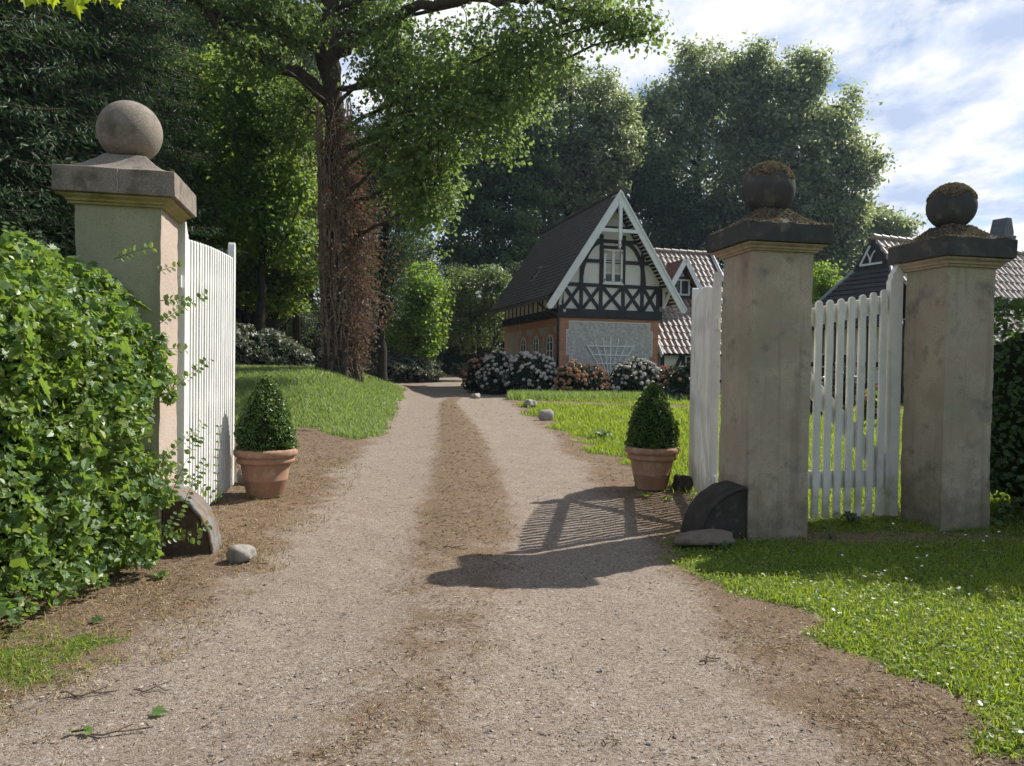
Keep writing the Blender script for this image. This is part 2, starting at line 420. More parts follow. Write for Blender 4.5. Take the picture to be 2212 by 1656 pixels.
class MB:
    def __init__(s):
        s.v, s.f, s.m = [], [], []

    def add(s, v, f, mi=0):
        b = len(s.v)
        s.v.extend([tuple(p) for p in v])
        s.f.extend([tuple(i + b for i in q) for q in f])
        s.m.extend([mi] * len(f))
        return s

    def box(s, lo, hi, mi=0):
        x0, y0, z0 = lo
        x1, y1, z1 = hi
        return s.add([(x0, y0, z0), (x1, y0, z0), (x1, y1, z0), (x0, y1, z0), (x0, y0, z1), (x1, y0, z1), (x1, y1, z1), (x0, y1, z1)],
                     [(0, 3, 2, 1), (4, 5, 6, 7), (0, 1, 5, 4), (1, 2, 6, 5), (2, 3, 7, 6), (3, 0, 4, 7)], mi)

    def prism(s, poly, axis, lo, hi, mi=0):
        """poly: 2D points in the plane across `axis` (x: (y,z), y: (x,z), z: (x,y))"""
        n = len(poly)

        def q(p, t):
            return {'x': (t, p[0], p[1]), 'y': (p[0], t, p[1]), 'z': (p[0], p[1], t)}[axis]
        v = [q(p, lo) for p in poly] + [q(p, hi) for p in poly]
        f = [tuple(range(n)), tuple(range(2 * n - 1, n - 1, -1))] + [(i, i + n, (i + 1) % n + n, (i + 1) % n) for i in range(n)]
        return s.add(v, f, mi)

    def bar(s, p, q, w, d, nrm=(0, 1, 0), mi=0):
        """rectangular bar p->q; w across, d along nrm"""
        p, q, nrm = Vector(p), Vector(q), Vector(nrm)
        a = (q - p).normalized()
        c = a.cross(nrm).normalized() * (w / 2)
        n = nrm.normalized() * (d / 2)
        v = [p - c - n, p + c - n, p + c + n, p - c + n, q - c - n, q + c - n, q + c + n, q - c + n]
        return s.add(v, [(0, 3, 2, 1), (4, 5, 6, 7), (0, 1, 5, 4), (1, 2, 6, 5), (2, 3, 7, 6), (3, 0, 4, 7)], mi)

    def tube(s, pts, rad, n=8, mi=0, cap=True, rough=0):
        pts = [Vector(p) for p in pts]
        k = len(pts)
        if not hasattr(rad, '__len__'):
            rad = [rad] * k
        v, f = [], []
        ref = Vector((0.3, 0.5, 1)).normalized()
        for i, p in enumerate(pts):
            a = (pts[min(i + 1, k - 1)] - pts[max(i - 1, 0)])
            a = a.normalized() if a.length > 1e-9 else Vector((0, 0, 1))
            if abs(a.dot(ref)) > .95:
                ref = Vector((1, .2, 0)).normalized()
            x = a.cross(ref).normalized()
            y = a.cross(x)
            ref = y.cross(a) if False else ref
            for j in range(n):
                t = 2 * PI * j / n
                r = rad[i] * (1 + (random.uniform(-rough, rough) if rough else 0))
                v.append(p + x * (math.cos(t) * r) + y * (math.sin(t) * r))
        for i in range(k - 1):
            for j in range(n):
                f.append((i * n + j, i * n + (j + 1) % n, (i + 1) * n + (j + 1) % n, (i + 1) * n + j))
        if cap:
            f.append(tuple(range(n - 1, -1, -1)))
            f.append(tuple((k - 1) * n + j for j in range(n)))
        return s.add(v, f, mi)

    def lathe(s, prof, n=32, c=(0, 0, 0), mi=0):
        v, f = [], []
        for r, z in prof:
            for j in range(n):
                t = 2 * PI * j / n
                v.append((c[0] + r * math.cos(t), c[1] + r * math.sin(t), c[2] + z))
        k = len(prof)
        for i in range(k - 1):
            for j in range(n):
                f.append((i * n + j, i * n + (j + 1) % n, (i + 1) * n + (j + 1) % n, (i + 1) * n + j))
        f.append(tuple(range(n - 1, -1, -1)))
        f.append(tuple((k - 1) * n + j for j in range(n)))
        return s.add(v, f, mi)

    def build(s, name, mats, parent=None, smooth=False, bevel=0, seg=2, fix=True):
        me = bpy.data.meshes.new(name)
        me.from_pydata(s.v, [], s.f)
        me.update()
        o = link(name, me, mats, parent)
        if any(s.m):
            me.polygons.foreach_set('material_index', s.m)
        if fix:
            import bmesh
            bm = bmesh.new()
            bm.from_mesh(me)
            bmesh.ops.recalc_face_normals(bm, faces=bm.faces)
            bm.to_mesh(me)
            bm.free()
        if smooth:
            me.polygons.foreach_set('use_smooth', [True] * len(me.polygons))
            if smooth != 'all':
                try:
                    me.set_sharp_from_angle(angle=R_(38))
                except Exception:
                    pass
        if bevel:
            b = o.modifiers.new('bevel', 'BEVEL')
            b.width, b.segments, b.limit_method, b.angle_limit = bevel, seg, 'ANGLE', R_(35)
        return o


def fastmesh(name, V, Fc, mats, parent=None, mi=None, smooth=False):
    """V (n,3); Fc list of int arrays (m,k) of polygons"""
    me = bpy.data.meshes.new(name)
    V = np.ascontiguousarray(V, np.float32)
    me.vertices.add(len(V))
    me.vertices.foreach_set('co', V.ravel())
    loops = np.concatenate([a.ravel() for a in Fc]).astype(np.int32)
    tot = np.concatenate([np.full(len(a), a.shape[1], np.int32) for a in Fc])
    st = np.concatenate([[0], np.cumsum(tot)[:-1]]).astype(np.int32)
    me.loops.add(len(loops))
    me.loops.foreach_set('vertex_index', loops)
    me.polygons.add(len(tot))
    me.polygons.foreach_set('loop_start', st)
    try:
        me.polygons.foreach_set('loop_total', tot)
    except Exception:
        pass
    if mi is not None:
        me.polygons.foreach_set('material_index', np.asarray(mi, np.int32))
    me.polygons.foreach_set('use_smooth', np.full(len(tot), bool(smooth)))
    me.update(calc_edges=True)
    me.validate()
    return link(name, me, mats, parent)


def unit(a):
    return a / (np.linalg.norm(a, axis=-1, keepdims=True) + 1e-9)


def rdir(n):
    return unit(RNG.normal(size=(n, 3)))


T_RHOMB = (np.array([[-.5, 0, 0], [.05, .28, .05], [.5, 0, -.04], [.05, -.28, .05]]), [[0, 1, 2, 3]])
T_WIDE = (np.array([[-.5, 0, 0], [-.05, .40, .06], [.5, 0, -.06], [-.05, -.40, .06]]), [[0, 1, 2], [0, 2, 3]])
T_NEEDLE = (np.array([[-.5, 0, 0], [-.1, .13, .02], [.5, 0, -.08], [-.1, -.13, .02]]), [[0, 1, 2, 3]])
T_OVAL = (np.array([[-.5, 0, 0], [-.25, .24, .05], [.1, .30, .06], [.5, 0, -.06], [.1, -.30, .06], [-.25, -.24, .05]]), [[0, 1, 2, 3], [0, 3, 4, 5]])
_mp = [(-.42, 0), (-.40, .14), (-.46, .36), (-.22, .32), (-.18, .52), (-.05, .36), (.14, .50), (.10, .22), (.26, .26), (.24, .12), (.56, 0)]
_mf = np.array([(a, b, .30 * abs(b) - .22 * max(a, 0) ** 1.5) for a, b in _mp] + [(a, -b, .30 * abs(b) - .22 * max(a, 0) ** 1.5) for a, b in _mp[1:-1][::-1]])
T_MAPLE = (_mf, [list(range(0, 11)), [0] + list(range(10, 20))])
T_BLADE = (np.array([[0, -.5, 0], [0, .5, 0], [.55, .38, .05], [1, 0, .22], [.55, -.38, .05]]), [[0, 1, 2, 4], [4, 2, 3]])


def leafgeo(C, A, N, size, tmpl, aspect=1.0):
    T, Fs = tmpl
    n = len(C)
    A = unit(A)
    B = unit(np.cross(N, A))
    N2 = np.cross(A, B)
    size = np.broadcast_to(np.asarray(size, float), (n,))
    asp = np.broadcast_to(np.asarray(aspect, float), (n,))
    s = size[:, None, None]
    V = C[:, None, :] + s * (T[None, :, 0:1] * A[:, None, :] + T[None, :, 1:2] * asp[:, None, None] * B[:, None, :] + T[None, :, 2:3] * N2[:, None, :])
    k = len(T)
    off = (np.arange(n) * k)[:, None]
    return V.reshape(-1, 3), [np.array(f)[None, :] + off for f in Fs]


def leaves(name, C, A, N, size, tmpl, mat, parent=None, aspect=1.0, extra=None):
    """extra: an MB whose faces (material 1) join the leaves in one mesh"""
    V, Fl = leafgeo(np.asarray(C), A, N, size, tmpl, aspect)
    mats = [mat]
    mi = [np.zeros(len(f), np.int32) for f in Fl]
    if extra is not None and extra[0].v:
        mb, em = extra
        b = len(V)
        V = np.concatenate([V, np.array([tuple(p) for p in mb.v])])
        byk = {}
        for f in mb.f:
            byk.setdefault(len(f), []).append(f)
        for k, fl in byk.items():
            Fl.append(np.array(fl) + b)
            mi.append(np.ones(len(fl), np.int32))
        mats = [mat, em]
    return fastmesh(name, V, Fl, mats, parent, np.concatenate(mi))


def copy_tree(o, parent=None):
    c = o.copy()
    COL.objects.link(c)
    if parent is not None:
        c.parent = parent
    for ch in list(o.children):
        copy_tree(ch, c)
    return c


# ------------------------------------------------------------------ ground
def grid_axis(a):
    return np.array(a)


def build_ground():
    ys = [-300, -120, -60, -30, -15, -8, -4, -2, -.5, .8]
    y = 1.6
    while y < 70:
        ys.append(y)
        y += max(.035, .0085 * y)
    while y < 900:
        ys.append(y)
        y *= 1.14
    xs = [-900, -500, -260, -140, -80, -50, -34]
    x = -24.0
    while x < 24:
        xs.append(x)
        x += .05 if -4.5 < x < 5.5 else (.16 if -12 < x < 12 else .6)
    xs += [24, 34, 50, 80, 140, 260, 500, 900]
    xs, ys = np.array(xs), np.array(ys)
    X, Y = np.meshgrid(xs, ys)
    Z = ground(X, Y)
    fineb = (np.abs(X) < 8) & (Y > 1) & (Y < 22)
    Z = Z + fineb * (.006 * noise2(X, Y, 9, 1) + .004 * noise2(X, Y, 23, 4))
    nx, ny = len(xs), len(ys)
    i = (np.arange(ny - 1)[:, None] * nx + np.arange(nx - 1)[None, :]).ravel()
    Fq = np.stack([i, i + 1, i + nx + 1, i + nx], 1)
    V = np.stack([X, Y, Z], -1).reshape(-1, 3)
    o = fastmesh('ground', V, [Fq], M['ground'], smooth=True)
    tag(o, None, None, kind='structure')
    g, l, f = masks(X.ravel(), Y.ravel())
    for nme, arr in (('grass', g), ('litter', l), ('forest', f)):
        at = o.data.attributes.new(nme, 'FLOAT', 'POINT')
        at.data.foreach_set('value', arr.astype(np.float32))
    return o


# side path that leaves the drive to the right, in front of the house
PATH = edge([(1095, 873), (1180, 878), (1260, 882), (1400, 884), (1600, 892)])


def path_d(X, Y):
    Yc = np.interp(X, [0.0, 1.0, 2.2, 4, 6, 9, 14], [22.5, 22.6, 22.2, 21.6, 21.2, 21.0, 20.5])
    return np.abs(Y - Yc)


def masks(X, Y):
    n = noise2(X, Y, 1.1, 1) * .18 + noise2(X, Y, 3.7, 2) * .10
    # right lawn
    r = (X - xe(E_GR, Y)) / .55 + n * 4
    gr = sstep(r * .9 + .1)
    pth = sstep((path_d(X, Y) - .55) / .5) * 1.0
    pth = np.where(X > xe(E_RR, Y) - .3, pth, 1)
    gr = gr * pth
    gr = gr * (1 - sstep((Y - 30.5) / 2.5))
    # bare earth near the right gate pillar
    bare = np.exp(-(((X - 1.5) / .9) ** 2 + ((Y - 7.9) / 1.3) ** 2)) + .6 * np.exp(-(((X - 2.7) / 1.1) ** 2 + ((Y - 6.6) / .35) ** 2)) \
        + .5 * np.exp(-(((X - 4.3) / 1.0) ** 2 + ((Y - 6.7) / .4) ** 2))
    gr = gr * (1 - .95 * np.clip(bare, 0, 1))
    # left bank
    li = left_in(X, Y)
    gl = sstep(li / .7 + .3 + n * 1.5) * (1 - sstep((Y - 27) / 5))
    # left foreground tufts
    gf = (.62 + .35 * noise2(X, Y, 6.5, 41)) * np.exp(-(((X + 2.3) / .50) ** 2 + ((Y - 3.65) / .55) ** 2)) + .18 * sstep((xe(E_LL, Y) - .45 - X) / .6) * (Y < 9)
    g = np.clip(np.maximum(np.maximum(gr, gl), gf), 0, 1)
    # litter
    c = (xe(E_SL, Y) + xe(E_SR, Y)) / 2
    hw = (xe(E_SR, Y) - xe(E_SL, Y)) / 2
    st = sstep(1.42 - np.abs(X - c) / (hw + .02)) * (.50 + .5 * sstep((Y - 4.6) / 2.6)) * (Y < 24)
    ll = sstep((xe(E_LL, Y) + .30 - X) / .75 + n) * .95
    lr = sstep((X - xe(E_RR, Y) + .15) / .6 + n) * .76
    l = np.maximum(np.maximum(st, ll), lr)
    l = l * (1 - sstep((Y - 26) / 5) * .5)
    road2 = np.exp(-((Y - 45) / 12) ** 2)
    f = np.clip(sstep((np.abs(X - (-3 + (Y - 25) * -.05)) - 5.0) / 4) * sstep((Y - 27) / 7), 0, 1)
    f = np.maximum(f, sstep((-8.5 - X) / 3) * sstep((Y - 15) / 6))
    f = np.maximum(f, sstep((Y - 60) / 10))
    return g, l, f


build_ground()


# ------------------------------------------------------------------ pillars
def pillar(name, corner, yaw, w, zs, z0, z1, ballr, ballz, mats, label, mode, moss=False, over=.115):
    """corner: front corner in plan; mode 'L' = that is the front-right one"""
    c, s = math.cos(yaw), math.sin(yaw)
    u, v = Vector((c, s, 0)), Vector((-s, c, 0))
    cor = Vector((corner[0], corner[1], 0))
    ctr = cor + v * (w / 2) + (u * (-w / 2) if mode == 'L' else u * (w / 2))
    g = gz(ctr.x, ctr.y)
    r = empty(name, (ctr.x, ctr.y, g), label, 'gate pillar', yaw, 'stone gate pillars with ball finials')
    h = w / 2
    # shaft, grid so that the stucco is not quite true
    mb = MB()
    nz, ns = 44, 9
    ring = []
    for a in range(4):
        for k in range(ns):
            t = -1 + 2 * k / ns
            q = [(t, -1), (1, t), (-t, 1), (-1, -t)][a]
            ring.append(q)
    vv, ff = [], []
    L = len(ring)
    for i in range(nz + 1):
        z = -.25 + (zs - g + .25) * i / nz
        for (a, b) in ring:
            k = 1 + .010 * math.sin(5 * z + 3 * a + 2 * b) + random.uniform(-.005, .005) - (.022 * random.random() ** 2 if abs(abs(a) - abs(b)) < .01 else 0)
            vv.append((a * h * k, b * h * k, z))
    for i in range(nz):
        for j in range(L):
            ff.append((i * L + j, i * L + (j + 1) % L, (i + 1) * L + (j + 1) % L, (i + 1) * L + j))
    mi = []
    for i in range(nz):
        for j in range(L):
            mi.append({0: 0, 1: 1, 2: 0, 3: 1}[j // ns])
    mb.add(vv, ff)
    mb.m = mi
    mb.build('shaft', [mats[0], mats[1]], r, smooth=True)
    # moulding: three stepped courses
    mb = MB()
    zz = zs - g
    st = [(h + .012, 0), (h + .03, .0), (h + .03, .22), (h + .05, .30), (h + .05, .52), (h + .085, .8), (h + .085, 1)]
    hz = z0 - zs
    for i in range(len(st) - 1):
        pass
    vv, ff = [], []
    for a, t in st:
        for q in ((-1, -1), (1, -1), (1, 1), (-1, 1)):
            vv.append((q[0] * a, q[1] * a, zz + t * hz))
    for i in range(len(st) - 1):
        for j in range(4):
            ff.append((i * 4 + j, i * 4 + (j + 1) % 4, i * 4 + 4 + (j + 1) % 4, i * 4 + 4 + j))
    ff += [(3, 2, 1, 0), tuple(len(vv) - 4 + j for j in range(4))]
    mb.add(vv, ff)
    mb.build('moulding', mats[3], r, bevel=.004)
    # slab + concave pyramid
    mb = MB()
    hs = h + over
    pr = [(hs, z0 - g + .002), (hs, z1 - g)]
    top = ballz - ballr * .90 - g
    for i in range(1, 13):
        t = i / 12
        pr.append((hs + (ballr * .62 - hs) * (1 - (1 - t) ** 1.0), z1 - g + (top - (z1 - g)) * t ** 1.75))
    vv, ff = [], []
    m = 8
    for (a, z) in pr:
        for sd in range(4):
            for k in range(m):
                t = -1 + 2 * k / m
                q = [(t, -1), (1, t), (-t, 1), (-1, -t)][sd]
                vv.append((q[0] * a + random.uniform(-.003, .003), q[1] * a + random.uniform(-.003, .003), z + random.uniform(-.002, .002)))
    L = 4 * m
    for i in range(len(pr) - 1):
        for j in range(L):
            ff.append((i * L + j, i * L + (j + 1) % L, (i + 1) * L + (j + 1) % L, (i + 1) * L + j))
    ff += [tuple(range(L - 1, -1, -1)), tuple((len(pr) - 1) * L + j for j in range(L))]
    mb.add(vv, ff)
    mb.build('cap', mats[2], r, smooth=True, bevel=.006)
    mb = MB()
    pr = [(ballr * math.cos(a), ballr * math.sin(a)) for a in np.linspace(-PI / 2 + .02, PI / 2 - .02, 28)]
    mb.lathe(pr, 48, (0, 0, ballz - g))
    mb.v = [(p[0] * (1 + .006 * math.sin(9 * p[2] + 4 * p[0])), p[1], p[2]) for p in mb.v]
    mb.build('ball_finial', mats[2], r, smooth='all')
    if moss:
        n = 5200
        d = rdir(n)
        d[:, 2] = np.abs(d[:, 2])
        keep = (d[:, 2] > .30 + .25 * (.5 + .5 * np.sin(4 * np.arctan2(d[:, 1], d[:, 0]) + 1)) * (1 - (d[:, 0] > .2)))
        d = d[keep]
        Cb = d * (ballr + .004) + np.array([0, 0, ballz - g])
        q = RNG.uniform(-1, 1, (n, 2))
        rr = np.max(np.abs(q), 1)
        t = 1 - np.clip((rr * hs - ballr * .6) / (hs - ballr * .6), 0, 1)
        zc = z1 - g + (top - (z1 - g)) * t ** 1.75
        patch = noise2(q[:, 0], q[:, 1], 2.4, 5 + corner[0]) > -.35
        Cc = np.stack([q[:, 0] * hs, q[:, 1] * hs, zc + .005], 1)[patch & (rr * hs > ballr * .5)]
        C = np.concatenate([Cb, Cc])
        up = np.concatenate([d, np.tile([0, 0, 1.0], (len(Cc), 1))])
        leaves('moss', C, unit(up * .5 + rdir(len(C))), unit(up + .8 * rdir(len(C))), RNG.uniform(.014, .034, len(C)), T_WIDE, M['moss'], r)
    return r, ctr, u, v


p1 = pillar('gate_pillar', (-2.595, 5.60), R_(12.2), .577, 2.58, 2.648, 2.83, .23, 3.20,
            (M['greenstucco'], M['pinkstucco'], M['capstone'], M['algaecove']),
            'tan stone gate pillar with a clean bare ball, rising out of the leafy hedge', 'L')
p2 = pillar('gate_pillar', (2.03, 6.45), R_(11.0), .560, 2.475, 2.54, 2.70, .228, 3.07,
            (M['stucco'], M['stucco'], M['darkcap'], M['cove']),
            'stone gate pillar with brown moss on its dark cap and a rounded guard stone at its foot', 'R', True)
p3 = pillar('gate_pillar', (3.93, 6.90), R_(12.4), .524, 2.43, 2.51, 2.68, .215, 3.03,
            (M['stucco'], M['stucco'], M['darkcap'], M['cove']),
            'stone gate pillar between the small picket gate and the dark shaded hedge', 'R', True)
# the crack down the cap of the first pillar
mb = MB()
mb.tube([(.02, -.4075, .02 + 2.65 - gz(*p1[1][:2])), (.026, -.408, 2.72 - gz(*p1[1][:2])), (.018, -.408, 2.76 - gz(*p1[1][:2])), (.024, -.407, 2.82 - gz(*p1[1][:2]))], [.004, .005, .004, .003], 5)
mb.build('crack_filler', M['rock'], p1[0])


# ------------------------------------------------------------------ guard stones, boulders
def rock(name, loc, dims, seed, label, mat='rock', yaw=0, cat='boulder', sub=18, flat=.0, group=None):
    rr = random.Random(seed)
    ax = [Vector((rr.gauss(0, 1), rr.gauss(0, 1), rr.gauss(0, 1))).normalized() for _ in range(9)]
    dd = [rr.uniform(.62, .95) for _ in ax]
    mb = MB()
    pr = [(math.cos(a), math.sin(a)) for a in np.linspace(-PI / 2 + .05, PI / 2 - .05, sub)]
    mb.lathe(pr, sub * 2)
    out = []
    for p in mb.v:
        q = Vector(p).normalized()
        r = 1.0
        for a, d in zip(ax, dd):
            k = q.dot(a)
            if k > 0:
                r = min(r, d / max(k, .01)) if d / max(k, .01) < r else r
        r *= 1 + .05 * math.sin(5 * q.x + seed) + .04 * math.sin(7 * q.y + 2 * seed) + .02 * math.sin(13 * q.z + 9 * q.x)
        out.append((q.x * r * dims[0] / 2, q.y * r * dims[1] / 2, (q.z * r) * dims[2] / 2 + dims[2] * .34))
    mb.v = out
    o = mb.build(name, M[mat], None, smooth='all')
    o.location = (loc[0], loc[1], gz(*loc[:2]))
    o.rotation_euler = (0, 0, yaw)
    return tag(o, label, cat, group)


def guard(corner, u, v, sgn, rad, thick, label, mats, hk=1.0):
    """quarter disc leaning on the pillar side; sgn=+1 bulges along +u"""
    c = Vector((corner[0], corner[1], 0))
    r = empty('guard_stone', (c.x, c.y, gz(c.x, c.y) - .06), label, 'guard stone', math.atan2(u.y, u.x), 'quarter round guard stones at the gate pillars')
    n = 22
    arc = [(sgn * rad * math.sin(a), (rad * hk + .06) * math.cos(a)) for a in np.linspace(0, PI / 2, n)]
    inner = [(x * .93, z * .93) for x, z in arc]
    mb = MB()
    mb.prism([(0.0, 0.0)] + inner, 'y', -.012, thick - .03)
    mb.build('face', mats[0], r, smooth=True, bevel=.01)
    mb = MB()
    poly = arc + inner[::-1]
    vv = []
    for y in (-.03, thick):
        vv += [(x, y, z) for x, z in arc] + [(x, y, z) for x, z in inner]
    ff = []
    for i in range(n - 1):
        a, b = i, i + 1
        ff += [(a, b, b + 2 * n, a + 2 * n), (a + n, a + 3 * n, b + 3 * n, b + n), (a, a + n, b + n, b), (a + 2 * n, b + 2 * n, b + 3 * n, a + 3 * n)]
    ff += [(0, 2 * n, 3 * n, n), (n - 1, 2 * n - 1, 4 * n - 1, 3 * n - 1)]
    mb.add([(x + random.uniform(-.004, .004), y + random.uniform(-.004, .004), z + random.uniform(-.004, .004)) for x, y, z in vv], ff)
    mb.build('rim', mats[1], r, smooth=True, bevel=.012)
    return r


u1, v1 = p1[2], p1[3]
c = Vector((-2.595, 5.60, 0)) + v1 * .06 + u1 * .004
guard(c, u1, v1, 1, .375, .34, 'quarter round guard stone with a light grey rim beside the leafy hedge', (M['brownrock'], M['guardrim']), 1.3)
u2, v2 = p2[2], p2[3]
c = Vector((2.03, 6.45, 0)) + v2 * .03 - u2 * .004
guard(c, u2, v2, -1, .455, .34, 'dark quarter round guard stone in shade beside the drive', (M['darkrock'], M['darkrock']))

x, y = G(512, 1222)
rock('boulder', (x, y + .08), (.21, .17, .15), 4, 'flat topped grey stone in front of the left guard stone', yaw=.3)
x, y = G(1478, 1066)
rock('boulder', (x, y + .12), (.25, .24, .27), 8, 'dark mossy boulder between the right flowerpot and the open gate leaf', mat='darkrock', yaw=1)
x, y = G(1181, 910)
rock('boulder', (x, y + .2), (.36, .28, .30), 12, 'largest white boulder on the lawn edge of the drive', yaw=.5)
x, y = G(1146, 882)
rock('boulder', (x, y + .2), (.46, .34, .26), 15, 'low pale boulder just behind the largest white one', yaw=2)
x, y = G(1027, 862)
rock('boulder', (x, y + .2), (.38, .3, .22), 18, 'small pale boulder in the shaded grass before the white rhododendron', yaw=1.2)
x, y = G(531, 1050)
rock('boulder', (x, y + .1), (.30, .26, .24), 22, 'pale stone half hidden between the left flowerpot and the gate end', yaw=.9)
x, y = G(1535, 1188)
rock('foundation_slab', (x, y + .12), (.60, .30, .15), 25, 'flat half buried stone slab before the dark guard stone', mat='slabrock', cat='stone slab', yaw=.2)


# ------------------------------------------------------------------ gates
def gate_leaf(a, b, n, topf, label, mat, face, zb=.06, stile_w=.085):
    """picketed leaf from hinge a to free end b; face=+1 pickets on the local +y side"""
    A, B = Vector((*a, 0)), Vector((*b, 0))
    L = (B - A).length
    yaw = math.atan2(B.y - A.y, B.x - A.x)
    r = empty('driveway_gate', (A.x, A.y, gz(A.x, A.y)), label, 'gate', yaw, 'white picket leaves of the driveway gate')
    rise = gz(B.x, B.y) - gz(A.x, A.y)
    zz = lambda t: rise * t
    m = M[mat]
    # stiles with an ogee shoulder
    for t, w, dz in ((0.0, .10, .16), (1.0, stile_w, .19)):
        x0 = 0 if t == 0 else L - w
        zt = topf(t) + dz
        poly = [(x0, zz(t) + zb), (x0 + w, zz(t) + zb)]
        k = 8
        pts = []
        for i in range(k + 1):
            q = i / k
            xx = x0 + w - w * q if t == 0 else x0 + w - w * q
            prof = .5 - .5 * math.cos(PI * q)
            h = zt - .12 + .12 * (prof if t == 0 else (1 - abs(2 * q - 1) ** 2) * .6 + .4 * (1 - q))
            pts.append((xx, h))
        poly = poly + pts
        MB().prism(poly, 'y', -.035, .035).build('stile', m, r, bevel=.005)
    mb = MB()
    for z, hh in ((.32, .11), (1.05, .10), (topf(.5) - .36, .12)):
        mb = MB()
        mb.bar((.105, -face * .028, zz(.05) + z), (L - stile_w - .005, -face * .028, zz(1) + z), hh, .04, (0, 1, 0))
        mb.build('rail', m, r, bevel=.004)
    mb = MB()
    mb.bar((.11, -face * .03, zz(0) + .40), (L - .12, -face * .03, zz(1) + topf(.5) - .46), .10, .036, (0, 1, 0))
    mb.build('brace', m, r, bevel=.004)
    pit = (L - .10 - stile_w - .02) / n
    pw = pit * .51
    for i in range(n):
        t = (.11 + pit * (i + .5)) / L
        x = t * L
        zt = topf(t)
        z0 = zz(t) + zb + random.uniform(-.008, .008)
        poly = [(x - pw / 2, z0), (x + pw / 2, z0), (x + pw / 2, zt - .03)]
        for q in np.linspace(0, PI, 7)[1:-1]:
            poly.append((x + pw / 2 * math.cos(q), zt - .03 + .03 * math.sin(q)))
        poly.append((x - pw / 2, zt - .03))
        yy = face * (.007 + random.uniform(-.0015, .0015))
        MB().prism(poly, 'y', min(yy, yy + face * .022), max(yy, yy + face * .022)).build('picket', m, r, bevel=.004, seg=1)
    # hinge straps
    for z in (.35, topf(.2) - .4):
        MB().box((-.02, face * .038, zz(0) + z - .02), (.5, face * .046, zz(0) + z + .02)).build('hinge_strap', m, r) if False else None
    mb = MB()
    for z in (.4, topf(.2) - .4):
        mb = MB()
        mb.tube([(-.025, 0, z - .05), (-.025, 0, z + .05)], .018, 10)
        mb.build('hinge', m, r)
    return r


gate_leaf((-2.755, 6.30), (-3.085, 8.35), 19, lambda t: 2.47 + .022 * math.sin(PI * min(1, t * .95 + .05)) + .12 * t,
          'white picket gate leaf standing open in sunlight behind the leafy hedge', 'paint', -1)
gate_leaf((1.895, 7.06), (2.195, 9.20), 19, lambda t: 2.17 + .10 * math.sin(PI * min(1, t * .95 + .05)) + .08 * t,
          'weathered picket gate leaf with greenish foot standing open beside the mossy pillar', 'agedpaint', 1)

# pedestrian gate
A, B = Vector((2.49, 7.12, 0)), Vector((3.80, 7.44, 0))
L = (B - A).length
pg = empty('pedestrian_gate', (A.x, A.y, gz(A.x, A.y)), 'small closed picket gate between the two mossy pillars', 'gate', math.atan2(B.y - A.y, B.x - A.x))
topf = lambda x: 2.10 + .20 * max(0, (x / L - .25)) ** 1.6 / .62
pm = M['agedpaint']
for x0, x1, dz in ((0.02, .11, .12), (L - .155, L - .01, .20)):
    poly = [(x0, .03), (x1, .03)]
    zt = topf(x1) + .05
    if x0 > .5:
        poly += [(x1, zt + .22), (x1 - .03, zt + .20), (x0 + .05, zt + .07), (x0 + .015, zt + .03), (x0 + .02, zt), (x0, zt - .03)]
    else:
        poly += [(x1, zt - .02), (x0 + .05, zt + .03), (x0, zt + .1)]
    MB().prism(poly, 'y', -.03, .035).build('stile', pm, pg, bevel=.005)
for z0, z1, hh in ((.40, .40, .17), (topf(.2) - .20, topf(L) - .20, .17)):
    MB().bar((.112, .022, z0), (L - .157, .022, z1), hh, .035, (0, 1, 0)).build('rail', pm, pg, bevel=.004)
MB().bar((.115, .024, 1.55), (L - .16, .024, .50), .17, .03, (0, 1, 0)).build('brace', pm, pg, bevel=.004)
nP = 9
pit = (L - .155 - .12) / nP
for i in range(nP):
    x = .115 + pit * (i + .5)
    pw = pit * .60
    zt = topf(x)
    poly = [(x - pw / 2, .04), (x + pw / 2, .04), (x + pw / 2, zt - .035)]
    for q in np.linspace(0, PI, 7)[1:-1]:
        poly.append((x + pw / 2 * math.cos(q), zt - .035 + .035 * math.sin(q)))
    poly.append((x - pw / 2, zt - .035))
    MB().prism(poly, 'y', -.032, -.002 + random.uniform(-.001, .001)).build('picket', pm, pg, bevel=.005, seg=2)


